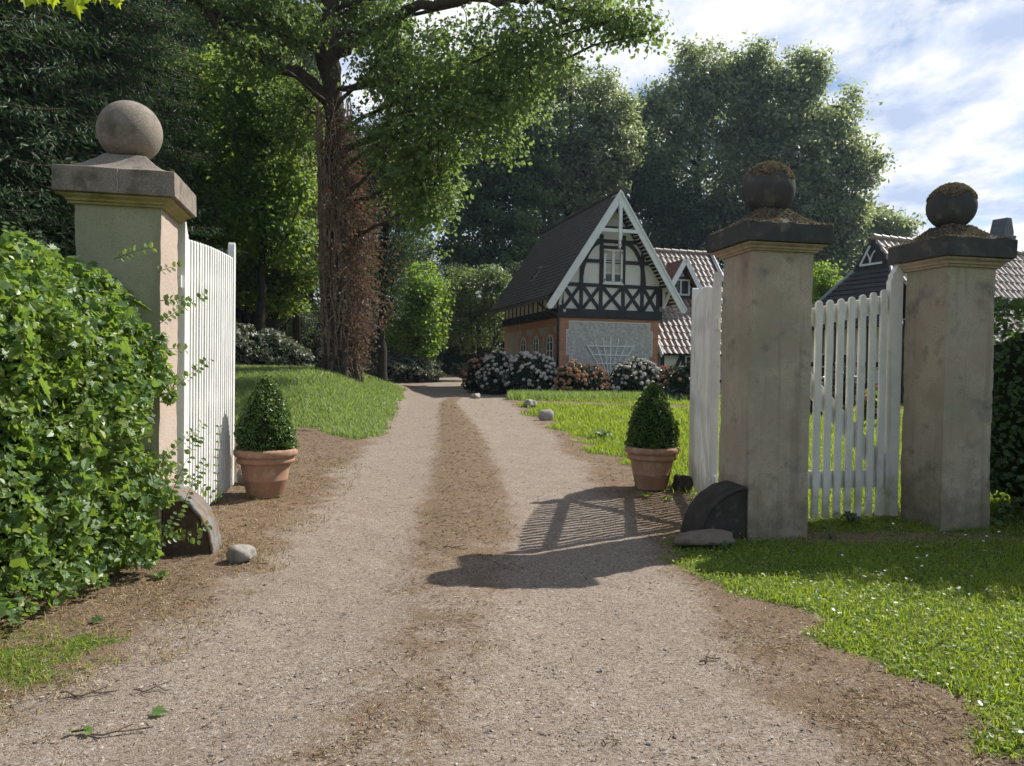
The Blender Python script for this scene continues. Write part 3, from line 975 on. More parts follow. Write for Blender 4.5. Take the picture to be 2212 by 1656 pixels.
# ------------------------------------------------------------------ potted boxwoods
def pot_of_box(loc, k, yaw, label):
    r = empty('potted_boxwood', (loc[0], loc[1], gz(*loc)), label, 'potted shrub', yaw, 'boxwood cones in terracotta pots')
    mb = MB()
    prof = [(.0, 0), (.185, 0), (.19, .01), (.225, .17), (.229, .175), (.231, .19), (.229, .20), (.262, .36), (.27, .365)]
    mb.lathe([(a * k, b * k) for a, b in prof[1:]], 48)
    pot = mb.build('pot', M['terracotta'], r, smooth=True)
    rim = [(.262, .355), (.292, .36), (.300, .375), (.300, .40), (.288, .415), (.292, .425), (.318, .435), (.330, .455), (.330, .49), (.318, .51), (.290, .512), (.280, .50), (.272, .44)]
    mb = MB()
    mb.lathe([(a * k, b * k) for a, b in rim], 48)
    mb.build('rim', M['terracotta'], pot, smooth='all')
    MB().lathe([(.001, .445 * k), (.272 * k, .45 * k)], 32).build('soil', M['soil'], r)
    # crown
    hz = .84 * k

    def prof_r(t):
        return np.interp(t, [0, .06, .25, .45, .65, .82, .94, 1], [.275, .30, .298, .265, .205, .13, .06, .0]) * k
    n = 7600
    t = RNG.beta(.95, 1.35, n)
    a = RNG.uniform(0, 2 * PI, n)
    lump = 1 + .06 * np.sin(3 * a + 9 * t) + .05 * np.sin(7 * a - 14 * t) + .03 * np.sin(13 * a + 21 * t)
    rad = prof_r(t) * lump * (1 - np.abs(RNG.normal(0, .06, n))) + RNG.normal(0, .008, n)
    C = np.stack([rad * np.cos(a), rad * np.sin(a), .45 * k + t * hz], 1)
    out = np.stack([np.cos(a), np.sin(a), .5 + t * .6], 1)
    sprout = RNG.random(n) < .06
    C[sprout] += unit(out[sprout]) * .025
    leaves('crown', C, unit(out * .5 + rdir(n)), unit(out * .7 + rdir(n) * .9 + [0, 0, .4]), RNG.uniform(.020, .036, n), T_OVAL, M['boxleaf'], r)
    pr = [(max(.002, float(prof_r(tt)) * .87), .44 * k + tt * hz * .97) for tt in np.linspace(0, 1, 14)]
    MB().lathe(pr, 20).build('stem', M['innergreen'], r, smooth='all')  # solid dark core added to block light through the crown, no stem
    return r


pot_of_box((-2.62, 8.1), 1.0, 0, 'boxwood cone in a sunlit terracotta pot beside the left gate leaf')
pot_of_box((1.645, 8.85), .96, 2.3, 'darker boxwood cone in a shaded terracotta pot on the right of the drive')


# ------------------------------------------------------------------ hedges
def sdf_box(p, c, h, r):
    q = np.abs(p - c) - (h - r)
    return np.linalg.norm(np.maximum(q, 0), axis=1) + np.minimum(np.max(q, axis=1), 0) - r


def hedge_points(c, h, r, n, amp=.10, depth=.12, freq=1.5, shear=None):
    c, h = np.array(c), np.array(h)
    out = []
    tot = 0

    def f(p):
        if shear:
            p = p.copy()
            p[:, 2] += shear[0] * np.maximum(0, p[:, 0] - shear[1]) * np.clip(p[:, 2] / 1.6, 0, 1)
        return sdf_box(p, c, h, r) + amp * (noise2(p[:, 0] + p[:, 2], p[:, 1] - .7 * p[:, 2], freq) + .5 * noise2(p[:, 1] + p[:, 2] * 1.3, p[:, 0] - p[:, 2], freq * 2.3, 3))
    while tot < n:
        p = c + RNG.uniform(-1, 1, (200000, 3)) * (h + .22)
        d = f(p)
        k = (d < .015) & (RNG.random(len(p)) < np.exp(np.minimum(d, 0) / depth)) & (d > -.5)
        out.append(p[k])
        tot += k.sum()
    p = np.concatenate(out)[:n]
    e = .02
    d0 = f(p)
    g = np.stack([f(p + np.array([e, 0, 0])) - d0, f(p + np.array([0, e, 0])) - d0, f(p + np.array([0, 0, e])) - d0], 1)
    return p, unit(g), d0


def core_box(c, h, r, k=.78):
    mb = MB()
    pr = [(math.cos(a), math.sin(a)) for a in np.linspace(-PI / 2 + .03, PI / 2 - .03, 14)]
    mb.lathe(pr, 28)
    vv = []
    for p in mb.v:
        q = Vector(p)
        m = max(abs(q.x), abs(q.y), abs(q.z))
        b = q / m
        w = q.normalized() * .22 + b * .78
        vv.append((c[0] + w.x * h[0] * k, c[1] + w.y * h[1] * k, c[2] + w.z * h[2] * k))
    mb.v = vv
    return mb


hc, hh = (-3.69, 4.67, .92), (1.12, 1.04, 1.20)
hd = empty('hedge', (-3.6, 4.6, gz(-3.2, 4.6)), 'bright sunlit leafy hedge with maple leaves in front of the left pillar', 'hedge')
hd.location = (0, 0, 0)
n = 62000
p, g, d = hedge_points(hc, hh, .46, n, .17, .12, 2.1, shear=(.50, -3.0))
k = p[:, 2] > .06
p, g, d = p[k], g[k], d[k]
n = len(p)
big = RNG.random(n) < .20 * (.4 + .9 * (noise2(p[:, 1], p[:, 2], 2.2, 3) > .1))
side = unit(g * .55 + rdir(n) * .75 + np.array([.10, -.05, .55]))
drp = unit(rdir(n) + g * .5 + np.array([0, 0, -.25]))
sm = ~big
leaves('leaf_mass', p[sm], drp[sm], side[sm], np.exp(RNG.normal(math.log(.044), .30, sm.sum())), T_OVAL, M['hedgeleaf'], hd, aspect=RNG.uniform(.9, 1.5, sm.sum()))
leaves('maple_leaf_mass', p[big] + g[big] * .02, drp[big], side[big], np.exp(RNG.normal(math.log(.064), .30, big.sum())), T_MAPLE, M['mapleleaf'], hd)
mb = core_box((-3.92, 4.70, .82), hh, .4, .80)
mb.build('light_block_core', M['innergreen'], hd, smooth='all')  # solid dark core put in to stop light passing between the leaves
# shoots that stand out of the hedge
C, A_, N_ = [], [], []
mb = MB()
rr = random.Random(5)
shoots = []
for i in range(70):
    j = rr.randrange(len(p))
    if g[j][2] < .25 or p[j][0] < -3.5:
        continue
    shoots.append((Vector(p[j]), (Vector(g[j]) * .5 + Vector((rr.uniform(-.3, .5), rr.uniform(-.3, .3), .7))).normalized(), rr.uniform(.12, .30)))
for (px_, py_, qx, qy, yy) in ((345, 700, 450, 620, 5.45), (345, 870, 455, 760, 5.4), (350, 1110, 430, 930, 5.35), (360, 1160, 445, 980, 5.3), (345, 1000, 440, 900, 5.4), (340, 590, 390, 560, 5.3), (345, 650, 420, 640, 5.3),
                               (250, 560, 330, 520, 5.1), (300, 1140, 430, 1150, 5.2), (330, 1180, 450, 1120, 5.25), (330, 1000, 470, 1060, 5.4), (320, 760, 400, 740, 5.3)):
    a, b = P(px_, py_, yy), P(qx, qy, yy + .05)
    shoots.append((a, (b - a).normalized(), (b - a).length))
for a, dr, ln in shoots:
    C, A_, N_ = [], [], []
    mb = MB()
    k = max(4, int(ln / .035))
    pts = [a + dr * (ln * i / k) + Vector((rr.uniform(-.006, .006), rr.uniform(-.006, .006), -.05 * (i / k) ** 2)) for i in range(k + 1)]
    mb.tube(pts, [.003 * (1.2 - i / k) for i in range(k + 1)], 4, cap=False)
    for i in range(1, k + 1):
        for sd in (-1, 1):
            if rr.random() < .12:
                continue
            side_ = dr.cross(Vector((.3, -1, .2))).normalized() * sd
            q = pts[i] + side_ * .022
            C.append(q)
            A_.append(side_ + dr * .5 + Vector((0, 0, -.3)))
            N_.append(Vector((rr.uniform(-.3, .6), rr.uniform(-.9, .1), rr.uniform(.2, 1))))
    leaves('shoot', np.array(C), np.array(A_), np.array(N_), RNG.uniform(.030, .055, len(C)), T_OVAL, M['hedgeleaf'], hd, 1.2, (mb, M['twig']))

# hedge beyond the third pillar
hr = empty('hedge', (4.9, 7.3, gz(4.9, 7.3)), 'dark hedge in deep shade against the rightmost pillar, sunlit only on top', 'hedge')
hr.location = (0, 0, 0)
hc2, hh2 = (6.55, 7.72, 1.06), (2.02, .62, 1.18)
p, g, d = hedge_points(hc2, hh2, .25, 17000, .09, .09, 1.7)
n = len(p)
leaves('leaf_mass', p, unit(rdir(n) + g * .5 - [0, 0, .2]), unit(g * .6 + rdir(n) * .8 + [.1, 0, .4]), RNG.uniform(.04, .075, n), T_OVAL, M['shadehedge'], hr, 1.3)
core_box((6.6, 7.75, 1.0), hh2, .3, .80).build('light_block_core', M['innergreen'], hr, smooth='all')  # added solid core, keeps light from showing through the hedge
p, g, d = hedge_points((7.5, 7.2, 1.45), (1.75, .80, 1.52), .3, 15000, .09, .09, 1.7)
n = len(p)
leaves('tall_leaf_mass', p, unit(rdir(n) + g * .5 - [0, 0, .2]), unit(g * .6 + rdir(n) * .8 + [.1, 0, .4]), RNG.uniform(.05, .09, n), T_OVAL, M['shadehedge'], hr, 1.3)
core_box((7.5, 7.2, 1.45), (1.75, .80, 1.52), .3, .99).build('light_block_core', M['innergreen'], hr, smooth='all')  # solid core enlarged so the off-frame part casts full shade

# ------------------------------------------------------------------ half timbered lodge
HY = R_(15.7)
HO = Vector((1.72, 28.0, .49))
HU, HV = Vector((math.cos(HY), math.sin(HY), 0)), Vector((-math.sin(HY), math.cos(HY), 0))


def HW(s, m, z=0):
    return HO + HU * s + HV * m + Vector((0, 0, z))


lodge = empty('timber_framed_lodge', HO, 'half timbered lodge with steep dark roof and white barge boards', 'house', HY)
LW, LM = 4.0, 7.8
mb = MB()
mb.box((0, 0, -.4), (LW, LM, 2.85))
mb.build('brick_wall', M['brick'], lodge)
# front roughcast panel with stepped quoins
pnl = [(.30, .45), (.30, 1.15), (.42, 1.15), (.42, 1.45), (.30, 1.45), (.30, 2.38), (.40, 2.38), (.40, 2.70), (3.62, 2.70), (3.62, 2.38), (3.72, 2.38), (3.72, 1.45), (3.60, 1.45), (3.60, 1.15), (3.72, 1.15), (3.72, .45)]
cx_, cz_ = 2.0, 1.55
out = []
for x, z in pnl:
    out.append((x + (.035 if x > cx_ else -.035), z + (.035 if z > 2 else (-.035 if z < .6 else 0))))
MB().prism(out, 'y', -.012, .05).build('panel_border', M['white'], lodge)
MB().prism(pnl, 'y', -.024, .05).build('roughcast_panel', M['roughcast'], lodge)
# left side
MB().box((-.018, .28, .45), (.05, LM - .25, 2.55)).build('side_panel', M['sideplaster'], lodge)
for m0 in (.95, 2.72, 4.50):
    w = .38
    sur = []
    # brick surround with a pointed head
    sur = [(m0 - w - .22, .5), (m0 - w - .22, 1.95), (m0 - w - .34, 1.95), (m0 - w - .34, 2.22), (m0 - w - .05, 2.30), (m0 - .16, 2.50), (m0 - .13, 2.66), (m0 + .13, 2.66), (m0 + .16, 2.50),
           (m0 + w + .05, 2.30), (m0 + w + .34, 2.22), (m0 + w + .34, 1.95), (m0 + w + .22, 1.95), (m0 + w + .22, .5)]
    s_ = MB().prism(sur, 'x', -.035, .03).build('brick_surround', M['brick'], lodge)
    arch = [(m0 - w, .95)] + [(m0 + w * math.cos(a), 1.92 + .34 * math.sin(a)) for a in np.linspace(PI, 0, 12)] + [(m0 + w, .95)]
    inn = [(m0 + (y - m0) * .84, .95 + (z - .95) * .955 + .02) for y, z in arch]
    f = MB()
    nA = len(arch)
    vv = [(-.060, y, z) for y, z in arch] + [(-.060, y, z) for y, z in inn] + [(.02, y, z) for y, z in arch] + [(.02, y, z) for y, z in inn]
    ff = []
    for i in range(nA):
        j = (i + 1) % nA
        ff += [(i, j, j + nA, i + nA), (i, i + 2 * nA, j + 2 * nA, j), (i + nA, j + nA, j + 3 * nA, i + 3 * nA)]
    f.add(vv, ff)
    f.bar((-.055, m0, .97), (-.055, m0, 2.2), .05, .03, (1, 0, 0))
    for z in (1.3, 1.62, 1.95):
        f.bar((-.052, m0 - w * .85, z), (-.052, m0 + w * .85, z), .035, .03, (1, 0, 0))
    wn = f.build('window', M['white'], lodge)
    MB().prism(inn, 'x', -.042, .0).build('pane', M['glass'], wn)
# beam band
mb = MB()
mb.box((-.10, -.10, 2.852), (LW + .10, .02, 3.18))
mb.box((-.10, .02, 2.852), (.02, LM + .05, 3.18))
mb.box((LW - .02, .02, 2.852), (LW + .10, LM + .05, 3.18))
mb.build('sill_beam', M['timber'], lodge, bevel=.01)
for k in range(14):
    m0 = .3 + k * .54
    MB().box((-.22, m0, 2.90), (-.102, m0 + .12, 3.02)).build('beam_end', M['timber'], lodge)
# roof geometry
RCX, RHALF, ZE, ZA = 2.08, 2.62, 3.52, 7.50
SL = (ZA - ZE) / RHALF
roofz = lambda x: ZA - abs(x - RCX) * SL
FO, BO = -.55, 8.6     # front overhang / rear end
GA = [(0.0, 3.18), (LW, 3.18), (LW, roofz(LW) - .16), (RCX, ZA - .24), (0.0, roofz(0) - .16)]
MB().prism(GA, 'y', 0.0, LM - .02).build('gable_plaster', M['plaster'], lodge)
# timbers, 3 cm proud of the plaster
tb = MB()
TY = -.018


def tim(a, b, w=.12, mbx=tb, dep=.07, k=0):
    mbx.bar((a[0], TY - .0015 * k, a[1]), (b[0], TY - .0015 * k, b[1]), w, dep, (0, 1, 0))


xs = [.06, .82, 1.60, 2.50, 3.28, 3.94]
for i, x in enumerate(xs):
    top = 4.02 if i in (0, 5) else (roofz(x) - .3 if i in (1, 4) else 5.98)
    tim((x, 3.18), (x, top), .13)
for z, k in ((4.08, 1), (4.98, 1), (5.74, 1), (6.24, 1)):
    hw = (ZA - .32 - z) / SL
    tim((max(.0, RCX - hw), z), (min(LW, RCX + hw), z), .13, k=1)
tim((1.60, 5.52), (2.50, 5.52), .11, k=1)
for i in range(5):
    x0, x1 = xs[i] + .05, xs[i + 1] - .05
    tim((x0, 3.18), (x1, 4.04), .12, k=2)
    tim((x1, 3.18), (x0, 4.04), .12, k=3)
# sloping edge timbers and curved braces
for sd in (-1, 1):
    tim((RCX + sd * 2.02, roofz(RCX + 2.02) - .12 + .0), (RCX + sd * .06, ZA - .42), .17, k=2)
    pts = []
    for q in np.linspace(0, 1, 9):
        a = q * PI / 2
        pts.append((RCX + sd * (.45 + .83 * math.sin(a) ** 1.0 * 1.0), 5.70 - 1.66 * (1 - math.cos(a)) ** 1.0))
    for a, b in zip(pts[:-1], pts[1:]):
        tim(a, b, .13, k=4)
tb.build('timber_frame', M['timber'], lodge)
# gable window
w0, w1, z0, z1 = 1.68, 2.44, 4.16, 5.44
mb = MB()
for a, b in (((w0, z0 + .04), (w1, z0 + .04)), ((w0, z1 - .04), (w1, z1 - .04))):
    mb.bar((a[0], -.06, a[1]), (b[0], -.06, b[1]), .08, .06)
for x in (w0 + .04, (w0 + w1) / 2, w1 - .04):
    mb.bar((x, -.063, z0 + .08), (x, -.063, z1 - .08), .085 if x != (w0 + w1) / 2 else .11, .06)
for z in (4.56, 4.98):
    mb.bar((w0 + .08, -.055, z), (w1 - .08, -.055, z), .03, .03)
mb.bar((w0 - .04, -.09, z0 - .02), (w1 + .04, -.09, z0 - .02), .05, .10)
wn = mb.build('window', M['white'], lodge, bevel=.006)
MB().box((w0 + .05, -.042, z0 + .05), (w1 - .05, -.020, z1 - .05)).build('pane', M['glass'], wn)
MB().box((w0 + .09, -.046, 4.50), (w1 - .09, -.0425, z1 - .07)).build('curtain', M['curtain'], wn)
for x, s_ in ((w0 + .03, 1), (w1 - .03, -1)):
    for z in (z0 + .12, z1 - .12):
        mb = MB()
        mb.bar((x, -.097, z - .05), (x, -.097, z + .05), .03, .01)
        mb.bar((x, -.098, z + .04), (x + s_ * .11, -.098, z + .04), .022, .012)
        mb.build('hinge', M['metal'], wn)
# knee wall on the left side
MB().box((-.02, .02, 3.18), (.01, LM - .03, 3.55)).build('knee_wall', M['plaster'], lodge)
for k in range(13):
    m0 = .06 + k * .62
    MB().box((-.05, m0, 3.182), (-.021, m0 + .10, 3.60)).build('stud', M['timber'], lodge)
# roof slopes as overlapping shingle courses
for sd, nme in ((-1, 'roof_slope'), (1, 'roof_slope')):
    mb = MB()
    nc = 24
    ev = RHALF + (.02)
    for i in range(nc):
        t0, t1 = i / nc, (i + 1) / nc
        def pt(t, up):
            x = RCX + sd * (ev * (1 - t))
            flare = .10 * max(0, 1 - t / .22) ** 2
            return x - 0, roofz(RCX + (ev * (1 - t))) + flare + up
        xa, za = pt(t0, .05)
        xb, zb_ = pt(min(1, t1 + .01), .012)
        nm = 44
        rowv, rowf = [], []
        for j in range(nm + 1):
            m0 = FO + (BO - FO) * j / nm
            jt = random.uniform(-.012, .012)
            rowv += [(xa + sd * jt, m0, za - jt * SL + random.uniform(-.006, .006)), (xb, m0, zb_), (xa + sd * jt, m0, za - .045 - jt * SL)]
        for j in range(nm):
            a = j * 3
            rowf += [(a, a + 3, a + 4, a + 1), (a + 2, a + 5, a + 3, a)]
        mb.add(rowv, rowf)
    # underside
    xe_, ze_ = RCX + sd * ev, roofz(RCX + ev) + .05
    mb.add([(xe_, FO + .01, ze_ - .05), (xe_, BO, ze_ - .05), (RCX, BO, ZA - .12), (RCX, FO + .01, ZA - .12)], [(0, 1, 2, 3)])
    mb.build(nme, M['slate'], lodge)
MB().tube([(RCX, FO, ZA + .03), (RCX, BO, ZA + .03)], .085, 10).build('ridge', M['slate'], lodge)
# skylight on the left slope
x_ = RCX - 1.75
mb = MB()
nz = Vector((-SL, 0, 1)).normalized()
tz = Vector((1, 0, SL)).normalized()
cpt = Vector((x_, 4.1, roofz(x_) + .06))
mb.bar(cpt - tz * .38, cpt + tz * .38, .50, .06, nz)
sk = mb.build('skylight', M['greymetal'], lodge, bevel=.01)
MB().bar(cpt - tz * .31 + nz * .035, cpt + tz * .31 + nz * .035, .40, .02, nz).build('pane', M['glass'], sk)
# barge boards
for sd in (-1, 1):
    mb = MB()
    a = Vector((RCX + sd * 2.80, FO - .03, roofz(RCX + 2.80) - .02))
    b = Vector((RCX, FO - .03, ZA + .06))
    tdir = (b - a).normalized()
    dn = Vector((-tdir.z * sd, 0, tdir.x * sd)) * -1
    if dn.z > 0:
        dn = -dn
    w_ = .26
    poly = [a, b, Vector((RCX, FO - .03, ZA + .06 - w_ / abs(tdir.x) * 1.0)), a + dn * w_ + tdir * .04, a + dn * w_ * .55 - tdir * .06]
    mb.prism([(p.x, p.z) for p in poly], 'y', FO - .06, FO)
    o = mb.build('barge_board', M['barge'], lodge, bevel=.008)
    mb = MB()
    q0, q1 = a + tdir * .02 + Vector((0, -.05, 0)), b - tdir * .08 + Vector((0, -.05, 0))
    mb.bar(q0 + dn * .03, q1 + dn * .03, .06, .04, (0, 1, 0))
    mb.build('moulding', M['barge'], o)
    # soffit boards behind
    mb = MB()
    for k in range(34):
        t = (k + .5) / 34
        p = a.lerp(b, t) + dn * .16
        mb.box((p.x - .035, FO + .005, p.z - .05), (p.x + .035, -.02, p.z - .02))
    mb.build('soffit', M['plaster'], lodge)
    # bracket under the purlin
    bx = RCX + sd * 2.10
    mb = MB()
    mb.bar((bx, -.02, 3.35), (bx + sd * .06, FO + .05, 3.98), .10, .10, (1, 0, 0))
    mb.bar((bx, -.02, 4.0), (bx, FO + .02, 4.0), .11, .11, (1, 0, 0))
    mb.bar((bx, -.055, 3.30), (bx, -.055, 3.98), .10, .08, (0, 1, 0))
    mb.build('bracket', M['barge'], lodge, bevel=.006)
mb = MB()
hw = (ZA - .22 - 6.04) / SL
mb.bar((RCX - hw, FO - .02, 6.05), (RCX + hw, FO - .02, 6.05), .13, .09)
mb.build('collar_tie', M['barge'], lodge, bevel=.01)
mb = MB()
mb.bar((RCX, FO - .045, 5.72), (RCX, FO - .045, ZA - .28), .13, .13)
mb.lathe([(.02, -.34), (.05, -.28), (.03, -.22), (.06, -.14), (.045, -.08), (.065, 0)], 10, (RCX, FO - .045, 5.72))
mb.build('king_post', M['barge'], lodge, bevel=.01)
# gutter and downpipe
mb = MB()
mb.tube([(RCX - RHALF - .06, FO + .1, ZE - .01), (RCX - RHALF - .06, BO, ZE - .03)], .06, 8)
mb.build('gutter', M['metal'], lodge)
mb = MB()
mb.tube([(RCX - RHALF - .05, .75, 3.46), (RCX - RHALF + .0, .70, 3.34), (-.40, .30, 3.12), (-.14, -.06, 2.98), (-.10, -.12, 2.80), (-.10, -.12, -.1)], .048, 10)
mb.build('downpipe', M['metal'], lodge, smooth='all')
mb = MB()
mb.lathe([(.03, -.05), (.06, 0), (.05, .05)], 10, (.12, -.17, 3.08))
mb.build('floodlight', M['white'], lodge)

# trellis leaning on the wall
tr = empty('fan_trellis', HW(2.02, -.06, .1), 'white fan shaped wooden trellis fixed to the grey roughcast wall', 'trellis', HY)
mb = MB()
for k in range(7):
    q = (k - 3) / 3
    x0, x1 = q * .15, q * .98
    zt = 2.12 - .32 * abs(q) ** 1.3 - .02
    mb = MB()
    mb.bar((x0, 0, .55), (x1, 0, zt), .036, .022, (0, 1, 0))
    mb.build('rib', M['trelliswhite'], tr)
for z, hw in ((1.72, .96), (1.39, .76), (1.07, .57), (.76, .37)):
    mb = MB()
    mb.bar((-hw, -.024, z), (hw, -.024, z), .040, .022, (0, 1, 0))
    mb.build('crossbar', M['trelliswhite'], tr)


# ------------------------------------------------------------------ pantiles
def pantile(name, o, ax, down, L, run, rise, mat, parent, tw=.24, th=.36, holes=None, amp=.040):
    """o: ridge corner (parent space); ax: unit along ridge, down: unit horizontal downhill; """
    nt_, nr = int(L / tw), int(math.hypot(run, rise) / th)
    per = 10
    us = np.arange(nt_ * per + 1) / per
    vs = []
    for i in range(nr):
        vs += [(i, 0), (i + 1, 1)]
    ax, down = np.array(ax, float), np.array(down, float)
    nrm = np.cross(ax, down * run + np.array([0, 0, -rise]))
    nrm = nrm / np.linalg.norm(nrm)
    if nrm[2] < 0:
        nrm = -nrm
    wav = np.where((us % 1) < .62, np.sin(PI * (us % 1) / .62), -.35 * np.sin(PI * ((us % 1) - .62) / .38))
    V = []
    for (i, e) in vs:
        t = i / nr
        base = np.array(o) + down * run * t + np.array([0, 0, -rise * t])
        lift = amp * wav + (.03 if e else .0)
        jit = RNG.normal(0, .004, len(us))
        V.append(base[None] + (us * tw)[:, None] * ax[None] + (lift + jit)[:, None] * nrm[None])
    V = np.stack(V)
    nv, nu = V.shape[:2]
    i = (np.arange(nv - 1)[:, None] * nu + np.arange(nu - 1)[None, :]).ravel()
    Fq = np.stack([i, i + 1, i + nu + 1, i + nu], 1)
    if holes is not None:
        cen = V.reshape(-1, 3)[Fq].mean(1)
        Fq = Fq[~holes(cen)]
    return fastmesh(name, V.reshape(-1, 3), [Fq], M[mat], parent)


# ------------------------------------------------------------------ tiled cottage behind the lodge
cot = empty('tiled_cottage', HW(4.2, 0), 'low cottage with wavy tiled roof and small dormer behind the timber framed lodge', 'house', HY)
EZ, RZ, RM, EM = 1.58, 6.12, 3.75, -.12     # local x = s-4.2
Lc = 4.25
slope = (RZ - EZ) / (RM - EM)
rz = lambda m: EZ + (m - EM) * slope
DX, DHW, DM, DZ = 1.72, .80, 1.95, 5.52      # dormer centre, half width, front plane, apex height
dsl = 1.75
pantile('roof', (-.1, RM, RZ), (1, 0, 0), (0, -1, 0), Lc, RM - EM, RZ - EZ, 'tile', cot,
        holes=lambda c: (np.abs(c[:, 0] - DX) < DHW * .8) & (c[:, 1] > DM - .1) & (c[:, 1] < DM + .8))
MB().add([(-.1, RM, RZ - .06), (Lc - .1, RM, RZ - .06), (Lc - .1, EM, EZ - .06), (-.1, EM, EZ - .06),
          (-.1, RM + 3.5, RZ - 4.2), (Lc - .1, RM + 3.5, RZ - 4.2)], [(0, 1, 2, 3), (1, 0, 4, 5)]).build('roof_deck', M['timber'], cot)
mb = MB()
for k in range(11):
    x0 = -.1 + k * .385
    mb.tube([(x0, RM, RZ + .05), (x0 + .40, RM, RZ + .03)], [.11, .095], 8)
mb.build('ridge_tile', M['tile'], cot, smooth=True)
mb = MB()
mb.bar((Lc - .06, EM - .1, EZ - .08), (Lc - .06, RM, RZ + .02), .04, .20, (0, -slope, 1))
mb.bar((-.13, EM - .1, EZ - .08), (-.13, RM - 1.2, rz(RM - 1.2) + .02), .04, .20, (0, -slope, 1))
mb.build('verge_board', M['barge'], cot)
mb = MB()
mb.box((0, .25, -.4), (Lc - .3, 6.8, 1.75))
mb.prism([(.25, 1.75), (6.8, 1.75), (RM, RZ - .3)], 'x', 0, Lc - .3)
mb.build('wall', M['plaster'], cot)
mb = MB()
for x in (.10, 1.0, 1.75, 3.0, 3.85):
    mb.bar((x, .225, -.3), (x, .225, 1.72), .14, .06)
mb.bar((.12, .222, -.1), (.95, .222, 1.6), .12, .06)
mb.bar((0, .221, 1.62), (Lc - .3, .221, 1.62), .14, .06)
mb.bar((0, .221, .55), (Lc - .3, .221, .55), .12, .06)
mb.build('timber_frame', M['timber'], cot)
mb = MB()
for x in (1.09, 1.37, 1.66):
    mb.bar((x, .19, .62), (x, .19, 1.52), .05, .05)
for z in (.64, 1.05, 1.5):
    mb.bar((1.07, .188, z), (1.68, .188, z), .05, .05)
wn = mb.build('window', M['white'], cot)
MB().box((1.08, .205, .62), (1.67, .215, 1.52)).build('pane', M['glass'], wn)
# dormer
dm = empty('dormer', (DX, DM, 0), None, None)
dm.parent = cot
zb = rz(DM) - .05
ap = DZ
ez = ap - DHW * dsl
MB().add([(-DHW + .15, 0, zb), (DHW - .15, 0, zb), (DHW - .15, 0, ez + .1), (0, 0, ap - .25), (-DHW + .15, 0, ez + .1)], [(0, 1, 2, 3, 4)]).build('dormer_wall', M['plaster'], dm)
mb = MB()
mb.bar((-.52, -.02, zb), (-.52, -.02, ez + .25), .10, .05)
mb.bar((.52, -.02, zb), (.52, -.02, ez + .25), .10, .05)
mb.bar((-.6, -.022, zb + .02), (.6, -.022, zb + .02), .14, .05)
mb.bar((-.42, -.023, zb + .82), (.42, -.023, zb + .82), .10, .05)
for sd in (-1, 1):
    mb.bar((sd * (DHW - .2), -.024, ez + .25), (0, -.024, ap - .25), .11, .05)
    mb.box((sd * .62 - .03, 0, zb - .3), (sd * .62 + .03, 1.0, ez + .1))
mb.build('dormer_timber', M['timber'], dm)
mb = MB()
for x in (-.38, 0, .38):
    mb.bar((x, -.05, zb + .12), (x, -.05, zb + .74), .07, .05)
for z in (zb + .13, zb + .73):
    mb.bar((-.41, -.048, z), (.41, -.048, z), .07, .05)
wn = mb.build('dormer_window', M['white'], dm)
MB().box((-.36, -.03, zb + .12), (.36, -.024, zb + .74)).build('dormer_pane', M['glass'], dm)
for sd in (-1, 1):
    mb = MB()
    mb.add([(sd * (DHW + .1), -.45, ez - .175), (0, -.45, ap), (0, 2.2, ap), (sd * (DHW + .1), 2.2, ez - .175)], [(0, 1, 2, 3)])
    mb.add([(sd * (DHW + .1), -.45, ez - .235), (0, -.45, ap - .06), (0, 2.2, ap - .06), (sd * (DHW + .1), 2.2, ez - .235)], [(0, 1, 2, 3)])
    mb.build('dormer_roof', M['oldtile'], dm)
    mb = MB()
    mb.bar((sd * (DHW + .14), -.47, ez - .30), (0, -.47, ap - .05), .19, .05, (0, 1, 0))
    mb.build('dormer_barge_board', M['barge'], dm)
MB().add([(-.75, -.42, rz(DM - .42) + .06), (.75, -.42, rz(DM - .42) + .06), (.75, -.01, zb + .05), (-.75, -.01, zb + .05)], [(0, 1, 2, 3)]).build('dormer_apron', M['oldtile'], dm)

# ------------------------------------------------------------------ right hand house with hipped gable
a2, b2 = Vector((.918, .397, 0)).normalized(), Vector((.397, -.918, 0)).normalized()
AP = P(1887, 515, 26)
g2 = gz(AP.x, AP.y)
RH = AP.z - g2
rh = empty('hipped_farmhouse', (AP.x, AP.y, g2), 'farmhouse with dark hipped end, tiled side roof and chimney behind the small picket gate', 'house', math.atan2(a2.y, a2.x))
# local: x along the ridge, -y towards the viewer's right (b2)
SL2 = 1.42
RUN = 2.35
Lr = 11.0
pantile('roof', (0, 0, RH), (1, 0, 0), (0, -1, 0), Lr, RUN + 1.3, (RUN + 1.3) * SL2 * .93, 'tile', rh, tw=.30, th=.38)
MB().add([(0, 0, RH - .05), (Lr, 0, RH - .05), (Lr, -RUN - 1.2, RH - (RUN + 1.2) * SL2 * .93 - .06), (0, -RUN - 1.2, RH - (RUN + 1.2) * SL2 * .93 - .06),
          (Lr, RUN, RH - RUN * SL2), (0, RUN, RH - RUN * SL2)], [(0, 1, 2, 3), (1, 0, 5, 4)]).build('roof_deck', M['slate'], rh)
mb = MB()
for k in range(28):
    mb.tube([(k * .39 - .05, 0, RH + .05), (k * .39 + .36, 0, RH + .03)], [.11, .095], 8)
mb.build('ridge_tile', M['tile'], rh, smooth=True)
GH = 1.08
gw = GH / SL2
MB().prism([(-gw - .05, RH - GH), (gw + .05, RH - GH), (0, RH + .02)], 'x', -.04, .10).build('gablet', M['timber'], rh)
mb = MB()
mb.bar((-.07, gw * .62, RH - GH * .82), (-.07, -gw * .55, RH - GH * .82), .07, .04, (1, 0, 0))
